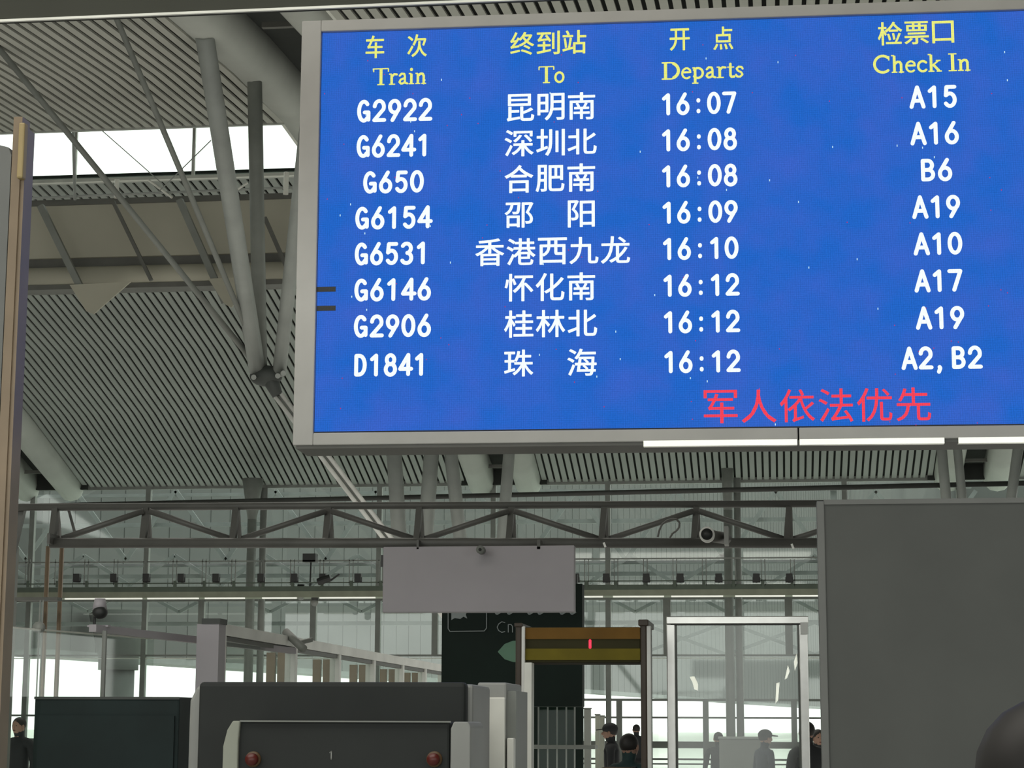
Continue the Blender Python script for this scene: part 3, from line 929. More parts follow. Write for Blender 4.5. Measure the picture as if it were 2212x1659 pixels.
rows = [  # train, destination, departs, gate ; each: text, x0, x1, ytop0, ybot0, ytop1, ybot1
    (('G2922', 772, 934, 217, 264, 213, 260), ('昆明南', 1095, 1286, 204, 261, 200, 258), ('16:07', 1427, 1590, 202, 248, 199, 245), ('A15', 1965, 2067, 186, 233, 185, 232)),
    (('G6241', 771, 930, 293, 340, 290, 337), ('深圳北', 1091, 1288, 280, 337, 278, 335), ('16:08', 1427, 1592, 280, 326, 277, 323), ('A16', 1967, 2071, 265, 312, 263, 311)),
    (('G650', 785, 916, 371, 417, 369, 415), ('合肥南', 1091, 1286, 357, 416, 354, 414), ('16:08', 1427, 1593, 358, 404, 355, 401), ('B6', 1987, 2057, 344, 391, 343, 390)),
    (('G6154', 768, 933, 448, 495, 445, 492), ('邵　阳', 1091, 1286, 436, 493, 433, 491), ('16:09', 1428, 1594, 436, 482, 434, 480), ('A19', 1971, 2074, 424, 471, 422, 470)),
    (('G6531', 767, 927, 525, 572, 523, 570), ('香港西九龙', 1028, 1360, 515, 574, 511, 570), ('16:10', 1429, 1595, 515, 561, 512, 558), ('A10', 1974, 2078, 504, 550, 502, 549)),
    (('G6146', 766, 932, 603, 650, 601, 648), ('怀化南', 1091, 1286, 592, 651, 589, 648), ('16:12', 1430, 1597, 594, 640, 592, 638), ('A17', 1976, 2078, 584, 630, 582, 629)),
    (('G2906', 765, 932, 681, 728, 680, 727), ('桂林北', 1090, 1289, 671, 730, 668, 727), ('16:12', 1431, 1598, 673, 719, 671, 717), ('A19', 1979, 2083, 664, 711, 662, 709)),
    (('D1841', 765, 923, 765, 812, 764, 811), ('珠　海', 1090, 1288, 756, 814, 753, 811), ('16:12', 1432, 1599, 759, 805, 757, 803), ('A2,B2', 1948, 2121, 750, 797, 749, 796)),
]
for tr_, de, dp, ga in rows:
    cell_line(*tr_, 'mono', m_ledwhite, 'train_number')
    cell_line(*de, 'cjk', m_ledwhite, 'destination_text', off=.015)
    cell_line(*dp, 'mono', m_ledwhite, 'departure_time', wpx=8.6)
    cell_line(*ga, 'mono', m_ledwhite, 'gate_number', wpx=8.8)
for s, x0, x1, a, b, c_, d_ in (('车　次', 790, 922, 78, 126, 74, 122), ('终到站', 1103, 1266, 69, 119, 66, 116), ('开　点', 1447, 1583, 61, 110, 58, 107), ('检票口', 1896, 2062, 48, 98, 44, 94)):
    cell_line(s, x0, x1, a, b, c_, d_, 'cjk', m_ledyellow, 'heading_text', off=.014)
for s, x0, x1, a, b, c_, d_ in (('Train', 806, 920, 148, 184, 145, 181), ('To', 1163, 1219, 144, 180, 142, 178), ('Departs', 1430, 1605, 134, 171, 131, 168), ('Check In', 1885, 2094, 119, 157, 116, 154)):
    cell_line(s, x0, x1, a, b, c_, d_, 'serif', m_ledyellow, 'heading_text')
cell_line('军人依法优先', 1519, 2010, 842, 914, 838, 910, 'cjk', m_ledred, 'notice_text', off=.004)
# two dead dark segments at the left edge
for y0, y1 in ((620, 630), (661, 671)):
    xa_, za_ = BL(684, y0, SC); xb_, zb2 = BL(725, y1, SC)
    link('dead_segment', MB().box((xi_l - .001 if xa_ < xi_l else xa_, SC - .003, zb2), (xb_, SC, za_)), m_black, scr, label='dark dead row of diodes')
for nm, mt, n, col in (('stuck_pixels', led('led_spark', (.6, .9, 1, 1), 1.0, .1), 46, 0), ('stuck_pixels', led('led_spark_red', srgb(200, 50, 110), .9, .1), 70, 1)):
    mb = MB()
    for i in range(n):
        px, py = random.uniform(700, 2205), random.uniform(75 if True else 0, 925)
        if py < 60 + (2212 - px) * .03: continue
        x_, z_ = BL(px, py, SC)
        h = .012 if not col else .006
        mb.box((x_, SC - .0015, z_), (x_ + .005, SC, z_ + h))
    link(nm, mb, mt, scr, kind='stuff')
for px in (2060, 2290):
    x_ = BL(px, 20)[0]
    link('hanger', MB().tube((x_, .2, z_to), (x_, .2, 12.6 - pl.z), .03, 8), m_tube_dark, bd)

# near overhead beam crossing the top of the view
nb_a, nb_b = P(-60, 50, 9.0), P(1110, 0, 9.0)
ob = S('ceiling_beam', 'dark green-grey beam across the top of the picture')
nz_ = nb_a.z
link('web', MB().box((nb_a.x - 2, 9.0, nz_), (3.5, 9.03, nz_ + 1.2)), mat('beam_olive', g(.035, (.95, 1, .72)), .8), ob)
link('lip', MB().box((nb_a.x - 2, 8.985, nz_ - .004), (3.5, 9.0, nz_ + .008)), m_edge, ob)

# ------------------------------------------------------------------ left metal post
PY = 9
ps = T('steel_post', 'tall tan metal post at the left picture edge with a small junction box', 'post', (P(43, 260, PY).x, PY, 0))
zt = P(43, 252, PY).z
link('shaft', MB().box((-M(15, PY), 0, 0), (M(6, PY), .10, zt)), m_pole, ps)
link('inner_strip', MB().box((M(6, PY), .01, 0), (M(15, PY), .12, zt - .05)), m_pole, ps)
link('dark_seam', MB().box((-M(17, PY), .01, 0), (-M(15, PY), .1, zt)), m_black, ps)
bevel(link('junction_box', MB().box((M(3, PY), -.03, P(52, 388, PY).z), (M(18, PY), .02, P(52, 268, PY).z)), m_polebox, ps), .008)
link('side_panel', MB().prism([(-M(80, PY), .0, 0), (-M(17, PY), .0, 0), (-M(17, PY), .0, P(20, 335, PY).z), (-M(25, PY), 0, P(20, 318, PY).z), (-M(80, PY), .0, P(0, 305, PY).z)], (0, .08, 0)), m_darkedge, ps)

# ------------------------------------------------------------------ dark panel at right
DY = 10
dpn = T('dark_partition', 'big plain dark grey-green partition panel at the lower right', 'partition', (P(1775, 1300, DY).x, DY, 0))
zt = P(1775, 1085, DY).z
link('panel', MB().box((.02, 0, 0), (2.6, .09, zt)), m_darkpanel, dpn)
bevel(link('edge_post', MB().box((-.015, -.01, 0), (.022, .1, zt + .005)), m_darkedge, dpn), .004)
link('top_rail', MB().box((.02, -.006, zt - .012), (2.6, .1, zt + .012)), m_darkedge, dpn)

# ------------------------------------------------------------------ steel framed glass door
EY = 14
m_patch = bpy.data.materials.new('white_patch')  # translucent white for the small patches on the door pane
m_patch.use_nodes = True
_n = m_patch.node_tree; _t = _n.nodes.new('ShaderNodeBsdfTranslucent'); _t.inputs[0].default_value = (.95, .95, .93, 1)
_d = _n.nodes.new('ShaderNodeBsdfDiffuse'); _d.inputs[0].default_value = (.95, .95, .93, 1); _x = _n.nodes.new('ShaderNodeAddShader')
_n.links.new(_t.outputs[0], _x.inputs[0]); _n.links.new(_d.outputs[0], _x.inputs[1]); _n.links.new(_x.outputs[0], _n.nodes['Material Output'].inputs[0])
sd = T('steel_door_frame', 'polished steel doorway frame holding smudged glass, left of the dark partition', 'door frame', (P(1600, 1400, EY).x, EY, 0))
xl, xr = P(1449, 1400, EY).x - sd.location.x, P(1736, 1400, EY).x - sd.location.x
zt, zu = P(1600, 1331, EY).z, P(1600, 1348, EY).z
for x in (xl, xr):
    bevel(link('upright', MB().box((x - M(9, EY), 0, 0), (x + M(9, EY), .07, zu)), m_steel, sd), .006)
bevel(link('head_rail', MB().box((xl - M(9, EY), -.005, zu), (xr + M(11, EY), .075, zt)), m_steel, sd), .006)
link('seal', MB().box((xl, .0, zu - .006), (xr, .05, zu)), m_black, sd)
link('inner_channel', MB().box((xl + M(9, EY), .02, 0), (xl + M(13, EY), .06, zu)).box((xr - M(13, EY), .02, 0), (xr - M(9, EY), .06, zu)), m_tube_dark, sd)
link('corner_bracket', MB().box((xr - M(6, EY), -.02, zu - .07), (xr + M(10, EY), 0, zu + .01)), m_white, sd)
link('pane', MB().box((xl + M(9, EY), .035, .05), (xr - M(9, EY), .045, zu)), m_glassdoor, sd)
def onD(px, py): 
    q = P(px, py, EY + .03); return (q.x - sd.location.x, .03, q.z)
for poly in (((1490, 1462), (1500, 1461), (1508, 1478), (1508, 1492), (1500, 1489), (1496, 1474)), ((1702, 1437), (1706, 1450), (1700, 1465), (1695, 1468)), ((1721, 1411), (1723, 1432), (1717, 1449), (1715, 1430)), ((1677, 1476), (1684, 1474), (1681, 1512), (1675, 1520))):
    link('white_patch', MB().prism([onD(*q) for q in poly], (0, .004, 0)), m_strip if False else m_patch, sd, label='small white patch on the glass')

# ------------------------------------------------------------------ metal detector
MY = 13
md = T('metal_detector', 'walk-through metal detector arch with brown crossbar and red digit', 'metal detector', (P(1260, 1400, MY).x, MY, 0))
ox = md.location.x
def mx_(px, Y=MY): return P(px, 1500, Y).x - ox
zt, zc0, zc1 = P(1260, 1349, MY).z, P(1260, 1431, MY).z, P(1260, 1354, MY).z
for a, b in ((1113, 1127), (1384, 1398)):
    bevel(link('side_panel', MB().box((mx_(a), 0, 0), (mx_(b), .55, zt)), m_brown, md), .01)
for a, b in ((1126.5, 1134), (1398, 1407)):
    bevel(link('light_strip', MB().box((mx_(a), -.01, 0), (mx_(b), .03, zt - .01)), m_white, md), .004)
bevel(link('cap', MB().box((mx_(1380), -.02, zt - .01), (mx_(1402), .57, zt + .03)), m_brown, md), .006)
bevel(link('cap', MB().box((mx_(1111), -.02, zt - .015), (mx_(1129), .57, zt + .01)), m_brown, md), .006)
m_or = mat('crossbar_orange', (.20, .10, .015, 1), .85, scale=3, var=.2)
m_ol = mat('crossbar_olive', (.17, .135, .008, 1), .85, scale=3, var=.25)
m_od = mat('crossbar_dark', (.045, .04, .012, 1), .85)
h = zc1 - zc0
bevel(link('crossbar', MB().box((mx_(1127), .03, zc0), (mx_(1384), .5, zc1)), m_od, md), .01)
link('upper_band', MB().box((mx_(1128), .015, zc0 + h * .66), (mx_(1383), .04, zc1 - .004)), m_or, md)
link('lower_band', MB().box((mx_(1128), .015, zc0 + h * .07), (mx_(1383), .04, zc0 + h * .39)), m_ol, md)
dg = Flat()
xx, zz = mx_(1274), P(1273, 1391, MY).z
dg.stroke([(0, 0), (0, 1)], .017, lambda x: xx, lambda z: zz - .022 + z * .044)
me = bpy.data.meshes.new('digit'); me.from_pydata(dg.v, [], dg.f)
o = link('digit', me, mat('red_digit', (.8, .02, .05, 1), .5, emit=(1, .05, .12, 1), es=.8), md); o.location = (0, .028, 0)
# low white pillar next to the detector
wp = T('white_pillar', 'narrow white pillar standing against the left side of the detector', 'pillar', (P(1140, 1500, 12.6).x, 12.6, 0))
bevel(link('column', MB().box((-M(8, 12.6), 0, 0), (M(9, 12.6), .12, P(1140, 1431, 12.6).z)), m_edge, wp), .005)

# ------------------------------------------------------------------ x-ray scanner
XY = 9
xs = T('baggage_scanner', 'large x-ray baggage scanner with dark hood, grey sides and red stop buttons', 'scanner', (P(720, 1500, XY).x, XY, 0))
ox2 = xs.location.x
def xq(px, py, Y): 
    q = P(px, py, Y); return q.x - ox2, q.z
# rear body with chamfered left side
bx0, bz = xq(402, 1478, XY); bx1, _ = xq(1050, 1478, XY)
prof = [(xq(398, 1659, XY)[0], 0), (xq(1018, 1500, XY)[0], 0), (xq(1018, 1500, XY)[0], xq(0, 1476, XY)[1]), (xq(432, 1476, XY)[0], xq(0, 1476, XY)[1]), (xq(418, 1482, XY)[0], xq(0, 1482, XY)[1]), (xq(403, 1512, XY)[0], xq(0, 1512, XY)[1]), (xq(401, 1560, XY)[0], xq(0, 1560, XY)[1])]
bevel(link('body', MB().prism([(x, .05, z) for x, z in prof], (0, .55, 0)), m_body, xs), .015)
hx0, hz1 = xq(432, 1473, XY); hx1, _ = xq(1008, 1473, XY)
bevel(link('hood', MB().box((hx0, -.02, 0), (hx1, .06, hz1)), m_hood, xs), .02, 3)
# front unit
Y2 = XY - .4
ix0, iz1 = xq(485, 1557, Y2); ix1, _ = xq(986, 1557, Y2)
o = bevel(link('front_unit', MB().box((xq(512, 1557, Y2)[0], -.4, 0), (xq(972, 1557, Y2)[0], -.02, iz1)), m_hood, xs), .012, 2)
prof = [(xq(480, 1659, Y2)[0], 0), (xq(517, 1600, Y2)[0], 0), (xq(517, 1600, Y2)[0], xq(0, 1600, Y2)[1]), (xq(521, 1557, Y2)[0], iz1), (xq(505, 1557, Y2)[0], iz1), (xq(493, 1575, Y2)[0], xq(0, 1575, Y2)[1]), (xq(484, 1610, Y2)[0], xq(0, 1610, Y2)[1])]
bevel(link('side_cheek', MB().prism([(x, -.42, z) for x, z in prof], (0, .38, 0)), m_cream, xs), .006)
prof = [(xq(972, 1659, Y2)[0], 0), (xq(1018, 1659, Y2)[0], 0), (xq(1018, 1600, Y2)[0], iz1 - .02), (xq(1012, 1560, Y2)[0], iz1), (xq(982, 1557, Y2)[0], iz1), (xq(975, 1575, Y2)[0], iz1 - .03)]
bevel(link('side_cheek', MB().prism([(x, -.42, z) for x, z in prof], (0, .38, 0)), m_body, xs), .006)
link('edge_highlight', MB().box((xq(520, 1557, Y2)[0], -.415, iz1 - .004), (xq(975, 1557, Y2)[0], -.4, iz1 + .002)), m_tube_dark, xs)  # paler strip painted in for the highlight along the top edge
for px in (548, 939):
    x_, z_ = xq(px, 1640, Y2)
    b_ = smooth(link('stop_button', MB().tube((x_, -.4, z_), (x_, -.45, z_), M(13, Y2), 20), m_red, xs))
    smooth(link('button_ring', MB().tube((x_, -.395, z_), (x_, -.415, z_), M(17, Y2), 20), mat('ring', (.09, .05, .02, 1), .5), b_))
x_, z_ = xq(715, 1632, Y2)
dg = Flat(); dg.stroke([(-.2, .85), (.1, 1), (.1, 0)], .005, lambda x: x_ + x * .02, lambda z: z_ - .015 + z * .032)
me = bpy.data.meshes.new('unit_number'); me.from_pydata(dg.v, [], dg.f)
o = link('unit_number', me, m_body, xs, label='small pale number 1'); o.location = (0, -.404, 0)
# right rear service panels
sv = T('service_cabinet', 'grey service cabinet with white doors to the right of the scanner', 'cabinet', (P(1070, 1550, 9.75).x, 9.75, 0))
def cq(px, py, Y=9.75): q = P(px, py, Y); return q.x - sv.location.x, q.z
bevel(link('body', MB().box((cq(1030, 1500)[0], .02, 0), (cq(1093, 1500)[0], .6, cq(1040, 1474)[1])), m_body, sv), .01)
bevel(link('door', MB().box((cq(1047, 1500)[0], -.02, 0), (cq(1092, 1500)[0], .02, cq(0, 1504)[1])), m_edge, sv), .006)
bevel(link('door', MB().box((cq(1019, 1590)[0], -.1, 0), (cq(1041, 1590)[0], -.02, cq(0, 1589)[1])), m_edge, sv), .006)
bevel(link('door', MB().box((cq(1096, 1590)[0], -.02, 0), (cq(1111, 1590)[0], .3, cq(0, 1589)[1])), m_edge, sv), .006)
link('side_panel', MB().box((cq(1093, 1500)[0], .05, 0), (cq(1112, 1500)[0], .5, cq(0, 1490)[1])), m_tube_dark, sv)

# ------------------------------------------------------------------ black cabinet left
KY = 15
kb = T('black_cabinet', 'wide black cabinet with flat top at the lower left', 'cabinet', (P(232, 1550, KY).x, KY, 0))
a, b = P(75, 1504, KY), P(388, 1504, KY)
ka, kb_ = a.x - kb.location.x, b.x - kb.location.x
kz = P(232, 1505, KY).z
bevel(link('body', MB().box((ka, 0, 0), (kb_, .6, kz)), m_dblack, kb), .015)
link('front_panel', MB().box((ka + .03, -.02, .1), (kb_ - .03, .0, kz - .14)), m_dblack, kb)
link('top_strip', MB().box((ka, -.01, kz - .02), (kb_, .0, kz)), m_node, kb)

# ------------------------------------------------------------------ glass queue partition (runs away from us)
qa = P(471, 1347, 17.6)
qp = T('glass_partition', 'white framed glass partition running away toward the glass front', 'partition', (qa.x, 17.6, 0))
H0 = qa.z
yend = 46.5
link('top_rail', MB().box((-.05, 0, H0 - .10), (.05, 29, H0)), m_white, qp)
link('under_rail', MB().box((-.03, 0, H0 - .145), (.03, 29, H0 - .105)), m_truss, qp)
ypos = []
for px in (471, 634, 733, 811, 875, 925, 968, 1004, 1035, 1062, 1086, 1110, 1150, 1190, 1215, 1233):
    dpt = 17.6 * (1686 - 471) / (1686 - px)
    ypos.append(dpt - 17.6)
for i, y in enumerate(ypos):
    bevel(link('post', MB().box((-.055, y, 0), (.055, y + .1, H0 - .1)), m_white, qp), .005)
    if 0 < i < 6:
        link('post_seam', MB().box((-.16, y + .12, 0), (-.06, y + .18, H0 - .15)).box((-.28, y + .14, 0), (-.19, y + .2, H0 - .15)), m_pole, qp)
    if i + 1 < len(ypos) and i < 12:
        link('pane', MB().box((-.006, y + .1, .1), (.006, ypos[i + 1], H0 - .145)), m_glass2, qp)
# wide end post (grey)
ep = T('end_post', 'wide grey end post of the glass partition with a dark cap', 'post', (P(448, 1400, 17.2).x, 17.2, 0))
zz = P(448, 1336, 17.2).z
wv = M(25, 17.2)
link('shaft', MB().box((-wv, 0, 0), (wv, .22, zz - M(12, 17.2))), m_lilac, ep)
link('cap', MB().box((-M(14, 17.2), -.01, zz - M(12, 17.2)), (wv + .01, .23, zz)), m_node, ep)
# small lamps on the rail
for px, py, cl in ((978, 1430, 'largest and nearest'), (1053, 1449, 'second nearest'), (1108, 1464, 'third'), (1153, 1476, 'farthest')):
    Yq = 17.6 * (1686 - 471) / (1686 - px)
    q = P(px, py, Yq)
    c = T('rail_camera', cl + ' of the small white ball cameras on the glass partition rail', 'camera', (q.x, Yq, q.z), 0, 'small cameras on the partition rail')
    smooth(link('ball', MB().ball((0, 0, 0), M(6, Yq), M(6, Yq), M(6, Yq), 12, 8), m_white, c))
    link('foot', MB().tube((0, 0, 0), (0, 0, H0 - q.z), M(2, Yq), 8), m_box, c)
# bullet camera on the partition
q = P(635, 1384, 20.1)
c = T('bullet_camera', 'grey bullet camera pointing down from the glass partition', 'camera', q)
smooth(link('tube', MB().tube(L(P(617, 1365, 20.1), q), L(P(656, 1402, 19.9), q), M(9, 20), 16), m_tube_dark, c))
link('arm', MB().bar(L(P(640, 1390, 20.1), q), L(P(672, 1382, 20.4), q), .04, .04), m_tube_dark, c)
link('wire', MB().tube(L(P(600, 1388, 20.1), q), L(P(632, 1372, 20.1), q), M(2, 20), 6), m_box, c)
# crossing rail
ra = P(200, 1357, 15.4); rb = P(634, 1406, 20.2); rb.z = ra.z - .0
rb = Vector((rb.x, rb.y, P(634, 1406, 20.2).z))
cr = T('crossing_rail', 'grey horizontal rail joining the glass partition from the left', 'rail', ra)
link('beam', MB().bar(L(ra, ra), L(rb, ra), .06, M(15, 17)), m_lilac, cr)
link('post', MB().tube(L((ra.x + .1, ra.y, 0), ra), L((ra.x + .1, ra.y, ra.z - .02), ra), .02, 8), m_mull, cr)
ga_, gb_ = P(-20, 1352, 14.2), P(330, 1380, 17)
gr_ = T('glass_screen', 'low glass screen with a bright top edge at the lower left', 'glass screen', ga_)
link('top_edge', MB().bar(L(ga_, ga_), L(gb_, ga_), .012, M(4, 15)), m_edge, gr_)
link('pane', MB().prism([L(ga_, ga_), L(gb_, ga_), L((gb_.x, gb_.y, .05), ga_), L((ga_.x, ga_.y, .05), ga_)], (0.01, .01, 0)), m_glass2, gr_)
# dome camera black
q = P(216, 1323, 15.6)
c = T('black_dome_camera', 'black ball camera on a bracket above the crossing rail', 'camera', q)
smooth(link('ball', MB().ball((0, 0, 0), M(18, 15.2), M(16, 15.2), M(15, 15.2)), m_black, c))
smooth(link('hood', MB().tube((-.01, .02, .02), (-.01, .02, .11), M(17, 15.2), 20, M(12, 15.2)), m_lilac, c))
link('stem', MB().tube((-.05, .02, -.02), (-.05, .02, -.125), .012, 8), m_black, c)
link('plate', MB().box((-.09, -.03, -.115), (.08, .05, -.1)), m_lilac, c)
# disc on thin pole
q = P(86, 1356, 15)
c = T('disc_pole', 'thin double pole with a round grey disc at the lower left', 'pole', (q.x, 15, 0))
for dx in (-.012, .012):
    link('pole', MB().tube((dx, .02, 0), (dx, .02, P(86, 1296, 15).z), .006, 8), m_tube_dark, c)
smooth(link('disc', MB().tube((0, 0, q.z), (0, -.04, q.z), M(13, 15), 24), m_tube_dark, c))

# ------------------------------------------------------------------ gates, kiosks beyond the detector
bo = T('glass_booth', 'dark glass booth with thin bright frame lines under the direction sign', 'booth', (P(1200, 1560, 24).x, 24, 0))
def bq(px, py, Y=24): q = P(px, py, Y); return q.x - bo.location.x, q.z
bzt = bq(0, 1506)[1]
link('rear_wall', MB().box((bq(1110, 1500)[0], .8, 0), (bq(1245, 1500)[0], .9, bzt + .1)), m_sign, bo)
for px in (1163, 1183, 1203, 1223, 1241):
    link('frame_post', MB().box((bq(px, 1500)[0] - .008, 0, 0), (bq(px, 1500)[0] + .008, .03, bzt)), m_tube, bo)
link('head', MB().box((bq(1155, 1500)[0], 0, bzt - .02), (bq(1243, 1500)[0], .04, bzt + .01)), m_tube_dark, bo)
link('pane', MB().box((bq(1163, 1500)[0], .01, .1), (bq(1241, 1500)[0], .018, bzt - .03)), glass('booth_glass', (.7, .8, .75, 1), .012), bo)
link('counter', MB().box((bq(1112, 1600)[0], -.3, bq(0, 1611)[1]), (bq(1290, 1600)[0], .1, bq(0, 1603)[1])), m_tube_dark, bo)
for i, (px, y0, y1, wd, Y, mt, lab) in enumerate(((1250, 1518, 1546, 13, 40, m_edge, 'short white notice post right of the direction sign'), (1290, 1545, 1606, 9, 44, m_cream, 'cream kiosk post, left of a pair behind the man in the cap'), (1300, 1548, 1606, 9, 46, m_cream, 'cream kiosk post, right of a pair behind the man in the cap'), (1268, 1532, 1600, 14, 40, m_tube_dark, 'grey information column beside the white notice post'))):
    X = P(px, y0, Y).x
    o = T('kiosk_post', lab, 'post', (X, Y, 0))
    bevel(link('column', MB().box((-M(wd / 2, Y), 0, 0), (M(wd / 2, Y), .2, P(px, y0, Y).z)), mt, o), .01)
    link('cap', MB().box((-M(wd / 2, Y) - .01, -.01, P(px, y0, Y).z), (M(wd / 2, Y) + .01, .21, P(px, y0, Y).z + .03)), m_tube_dark, o)
sc_ = T('service_counter', 'grey service counter behind the steel doorway', 'counter', (P(1610, 1610, 30).x, 30, 0))
z1 = P(1610, 1596, 30).z
bevel(link('body', MB().box((-M(55, 30), 0, 0), (M(50, 30), .6, z1)), m_tube_dark, sc_), .02)
link('top', MB().box((-M(57, 30), -.02, z1), (M(52, 30), .62, z1 + .03)), m_tube, sc_)

# ------------------------------------------------------------------ people
m_skin = mat('skin', (.30, .18, .13, 1), .6)
m_hair = mat('hair', (.012, .010, .009, 1), .6)


def skin_body(name, mt, parent, chain, edges, radii, sub=1):
    me = bpy.data.meshes.new(name)
    me.from_pydata(chain, edges, [])
    o = bpy.data.objects.new(name, me)
    COL.objects.link(o)
    md_ = o.modifiers.new('skin', 'SKIN')
    me.skin_vertices[0].data[0].use_root = True
    for i, r in enumerate(radii):
        rr = r if isinstance(r, tuple) else (r, r)
        me.skin_vertices[0].data[i].radius = rr
    ss = o.modifiers.new('sub', 'SUBSURF'); ss.levels = ss.render_levels = sub
    bpy.context.view_layer.update()
    dg_ = bpy.context.evaluated_depsgraph_get()
    m2 = bpy.data.meshes.new_from_object(o.evaluated_get(dg_))
    bpy.data.objects.remove(o)
    m2.name = name
    o2 = link(name, m2, mt, parent)
    return smooth(o2)


def person(label, px, ytop, Y, face, cloth, trousers, cap=None, pack=None, hair=True):
    """face: heading in radians, 0 looks along +Y (away from the camera)"""
    p = P(px, ytop, Y)
    hgt = p.z - (.03 if cap else .0)
    k = hgt / 1.72
    root = T('person', label, 'person', (p.x, Y, 0), face)
    s = k
    # torso+head continuous (forward = +Y local)
    V = [(0, 0, .95), (0, 0, 1.08), (0, 0, 1.25), (0, 0, 1.40), (0, .0, 1.475), (0, .02, 1.55), (0, .03, 1.63), (0, .03, 1.68),
         (-.19, 0, 1.41), (-.25, -.01, 1.13), (-.25, .07, .90), (.19, 0, 1.41), (.25, -.01, 1.13), (.25, .07, .90),
         (-.10, 0, .90), (-.11, .01, .50), (-.11, -.02, .09), (-.11, .12, .04),
         (.10, 0, .90), (.11, .01, .50), (.11, -.02, .09), (.11, .12, .04)]
    E = [(0, 1), (1, 2), (2, 3), (3, 4), (4, 5), (5, 6), (6, 7), (3, 8), (8, 9), (9, 10), (3, 11), (11, 12), (12, 13), (0, 14), (14, 15), (15, 16), (16, 17), (0, 18), (18, 19), (19, 20), (20, 21)]
    R = [(.17, .12), (.155, .11), (.17, .12), (.15, .10), .055, (.075, .085), (.078, .095), (.06, .07), .065, .05, .035, .065, .05, .035, .09, .065, .045, .04, .09, .065, .045, .04]
    V = [(x * s, y * s, z * s) for x, y, z in V]
    R = [tuple(q * s for q in (r if isinstance(r, tuple) else (r, r))) for r in R]
    skin_body('body', cloth, root, V, E, R, 1)
    # head skin surface, nose, ears
    hd = MB().ball((0, .03 * s, 1.62 * s), .078 * s, .094 * s, .112 * s, 18, 12)
    hd.ball((0, .125 * s, 1.605 * s), .014 * s, .02 * s, .022 * s, 8, 6)
    for sx in (-1, 1):
        hd.ball((sx * .08 * s, .03 * s, 1.615 * s), .012 * s, .022 * s, .032 * s, 8, 6)
    hd.tube((0, .01 * s, 1.45 * s), (0, .02 * s, 1.55 * s), .052 * s, 12)
    head = smooth(link('head', hd, m_skin, root))
    fc = MB()
    for sx in (-1, 1):
        fc.ball((sx * .032 * s, .112 * s, 1.63 * s), .011 * s, .006 * s, .006 * s, 8, 5)
    link('eyes', fc, m_hair, head)
    link('mouth', MB().ball((0, .115 * s, 1.567 * s), .024 * s, .007 * s, .006 * s, 8, 5), m_red, head)
    if hair:
        hb_ = MB().ball((0, .012 * s, 1.652 * s), .088 * s, .100 * s, .094 * s, 16, 10)
        smooth(link('hair', hb_, m_hair, root))
    # hands
    for sx in (-1, 1):
        hv = [(sx * .25, .08, .88), (sx * .25, .10, .82)]
        he = [(0, 1)]; hr = [(.022, .03), (.018, .035)]
        for fi, (dy, ln) in enumerate(((-.028, .065), (-.010, .078), (.010, .072), (.028, .058))):
            n0 = len(hv)
            hv += [(sx * .25, .10 + dy, .80), (sx * .245, .105 + dy, .80 - ln * .5), (sx * .235, .115 + dy, .80 - ln)]
            he += [(1, n0), (n0, n0 + 1), (n0 + 1, n0 + 2)]; hr += [.009, .008, .006]
        n0 = len(hv)
        hv += [(sx * .24, .145, .845), (sx * .235, .155, .80)]; he += [(0, n0), (n0, n0 + 1)]; hr += [.011, .008]
        hv = [(x * s, y * s, z * s) for x, y, z in hv]
        hr = [tuple(q * s for q in (r if isinstance(r, tuple) else (r, r))) for r in hr]
        skin_body('hand', m_skin, root, hv, he, hr, 1)
    # trousers over legs
    tv = [(0, 0, .96), (-.10, 0, .88), (-.11, .01, .50), (-.11, -.02, .10), (.10, 0, .88), (.11, .01, .50), (.11, -.02, .10)]
    te = [(0, 1), (1, 2), (2, 3), (0, 4), (4, 5), (5, 6)]
    trr = [(.16, .125), .10, .078, .065, .10, .078, .065]
    skin_body('trousers', trousers, root, [(x * s, y * s, z * s) for x, y, z in tv], te, [tuple(q * s for q in (r if isinstance(r, tuple) else (r, r))) for r in trr], 1)
    for sx in (-1, 1):
        smooth(link('shoe', MB().ball((sx * .11 * s, .06 * s, .045), .048 * s, .13 * s, .045, 12, 8), m_black, root))
    if cap:
        cb = MB().ball((0, .02 * s, 1.675 * s), .098 * s, .112 * s, .085 * s, 16, 10)
        c_ = smooth(link('cap', cb, cap, root))
        link('brim', MB().prism([(-.08 * s, .09 * s, 1.665 * s), (.08 * s, .09 * s, 1.665 * s), (.055 * s, .21 * s, 1.65 * s), (-.055 * s, .21 * s, 1.65 * s)], (0, 0, .012)), cap, c_)
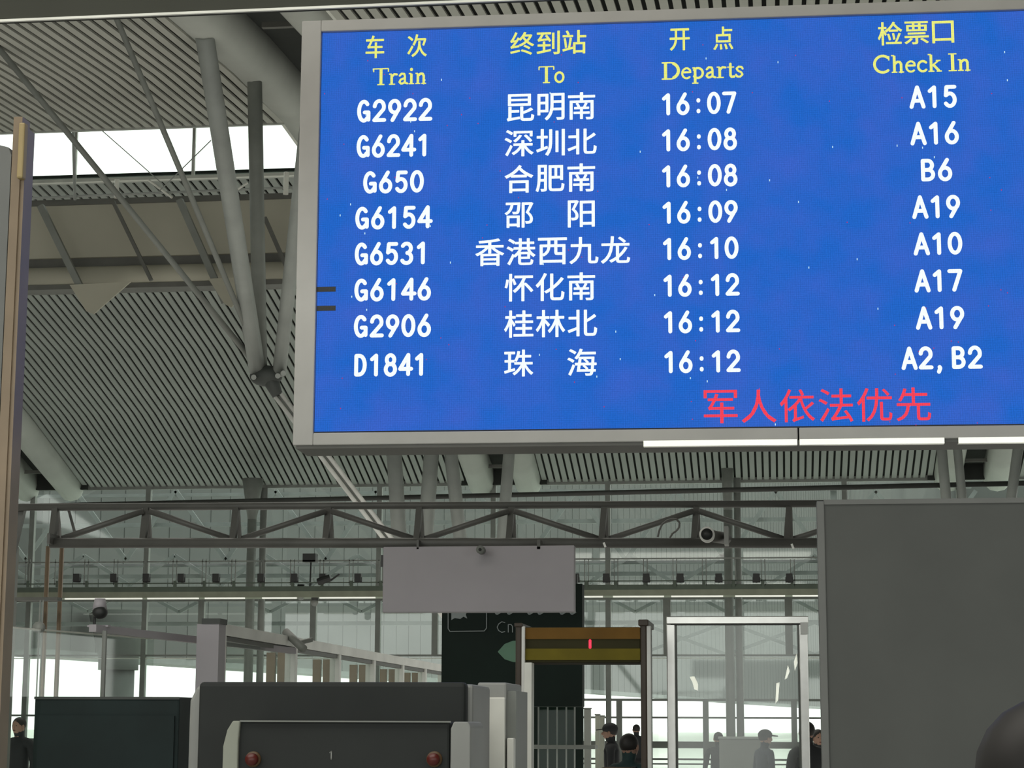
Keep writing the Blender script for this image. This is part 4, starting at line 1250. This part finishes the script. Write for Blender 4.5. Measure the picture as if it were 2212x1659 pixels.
    if pack:
        pk = bevel(link('backpack', MB().box((-.16 * s, -.32 * s, .98 * s), (.16 * s, -.10 * s, 1.44 * s)), pack, root), .05, 4)
        link('strap', MB().bar((-.11 * s, -.1 * s, 1.44 * s), (-.11 * s, .12 * s, 1.38 * s), .04, .01).bar((.11 * s, -.1 * s, 1.44 * s), (.11 * s, .12 * s, 1.38 * s), .04, .01), m_black, pk)
    return root

c_teal = mat('cloth_teal', (.012, .035, .036, 1), .8)
c_dark = mat('cloth_dark', (.014, .016, .018, 1), .8)
c_blue = mat('cloth_navy', (.02, .028, .045, 1), .8)
c_grey = mat('cloth_grey', (.10, .10, .11, 1), .8)
c_brown = mat('cloth_brown', (.13, .09, .05, 1), .8)
person('person in a peaked cap and dark jacket facing left beyond the detector', 1321, 1562, 27, math.radians(90), c_dark, c_blue, cap=c_dark)
person('person in a dark teal jacket with a brown backpack seen from behind', 1357, 1590, 17, math.radians(-25), c_teal, c_dark, pack=c_brown)
person('small distant person with dark hair just inside the right detector post', 1375, 1567, 46, math.radians(20), c_dark, c_dark)
person('person in dark clothes at the lower left edge beside the black cabinet', 44, 1553, 26, math.radians(160), c_dark, c_dark)
person('person with bushy dark hair standing left in the steel doorway', 1552, 1584, 33, math.radians(10), c_dark, c_dark)
person('person in a dark cap standing at the counter in the steel doorway', 1650, 1576, 28, math.radians(-60), c_blue, c_blue, cap=c_dark)
person('tall person in dark clothes behind the right upright of the steel doorway', 1744, 1563, 22, math.radians(30), c_dark, c_dark)
person('person with round dark hair beside the edge of the dark partition', 1766, 1579, 26, math.radians(200), c_dark, c_dark)
person('close person with black hair cut off by the lower right corner', 2262, 1554, 2.4, math.radians(0), c_dark, c_dark)

# ------------------------------------------------------------------ added unseen fill lights, no lamp fixtures behind them
lamp('hall_fill', (-8, 4, 11.5), 20, 6, 1400)
lamp('hall_fill_far', (-8, 30, 11.5), 20, 6, 900)
lamp('floor_bounce_fill', (-8, 46, .1), 36, 50, 2300, (math.pi, 0, 0))  # added to brighten the ceiling, like daylight bounced off the floor
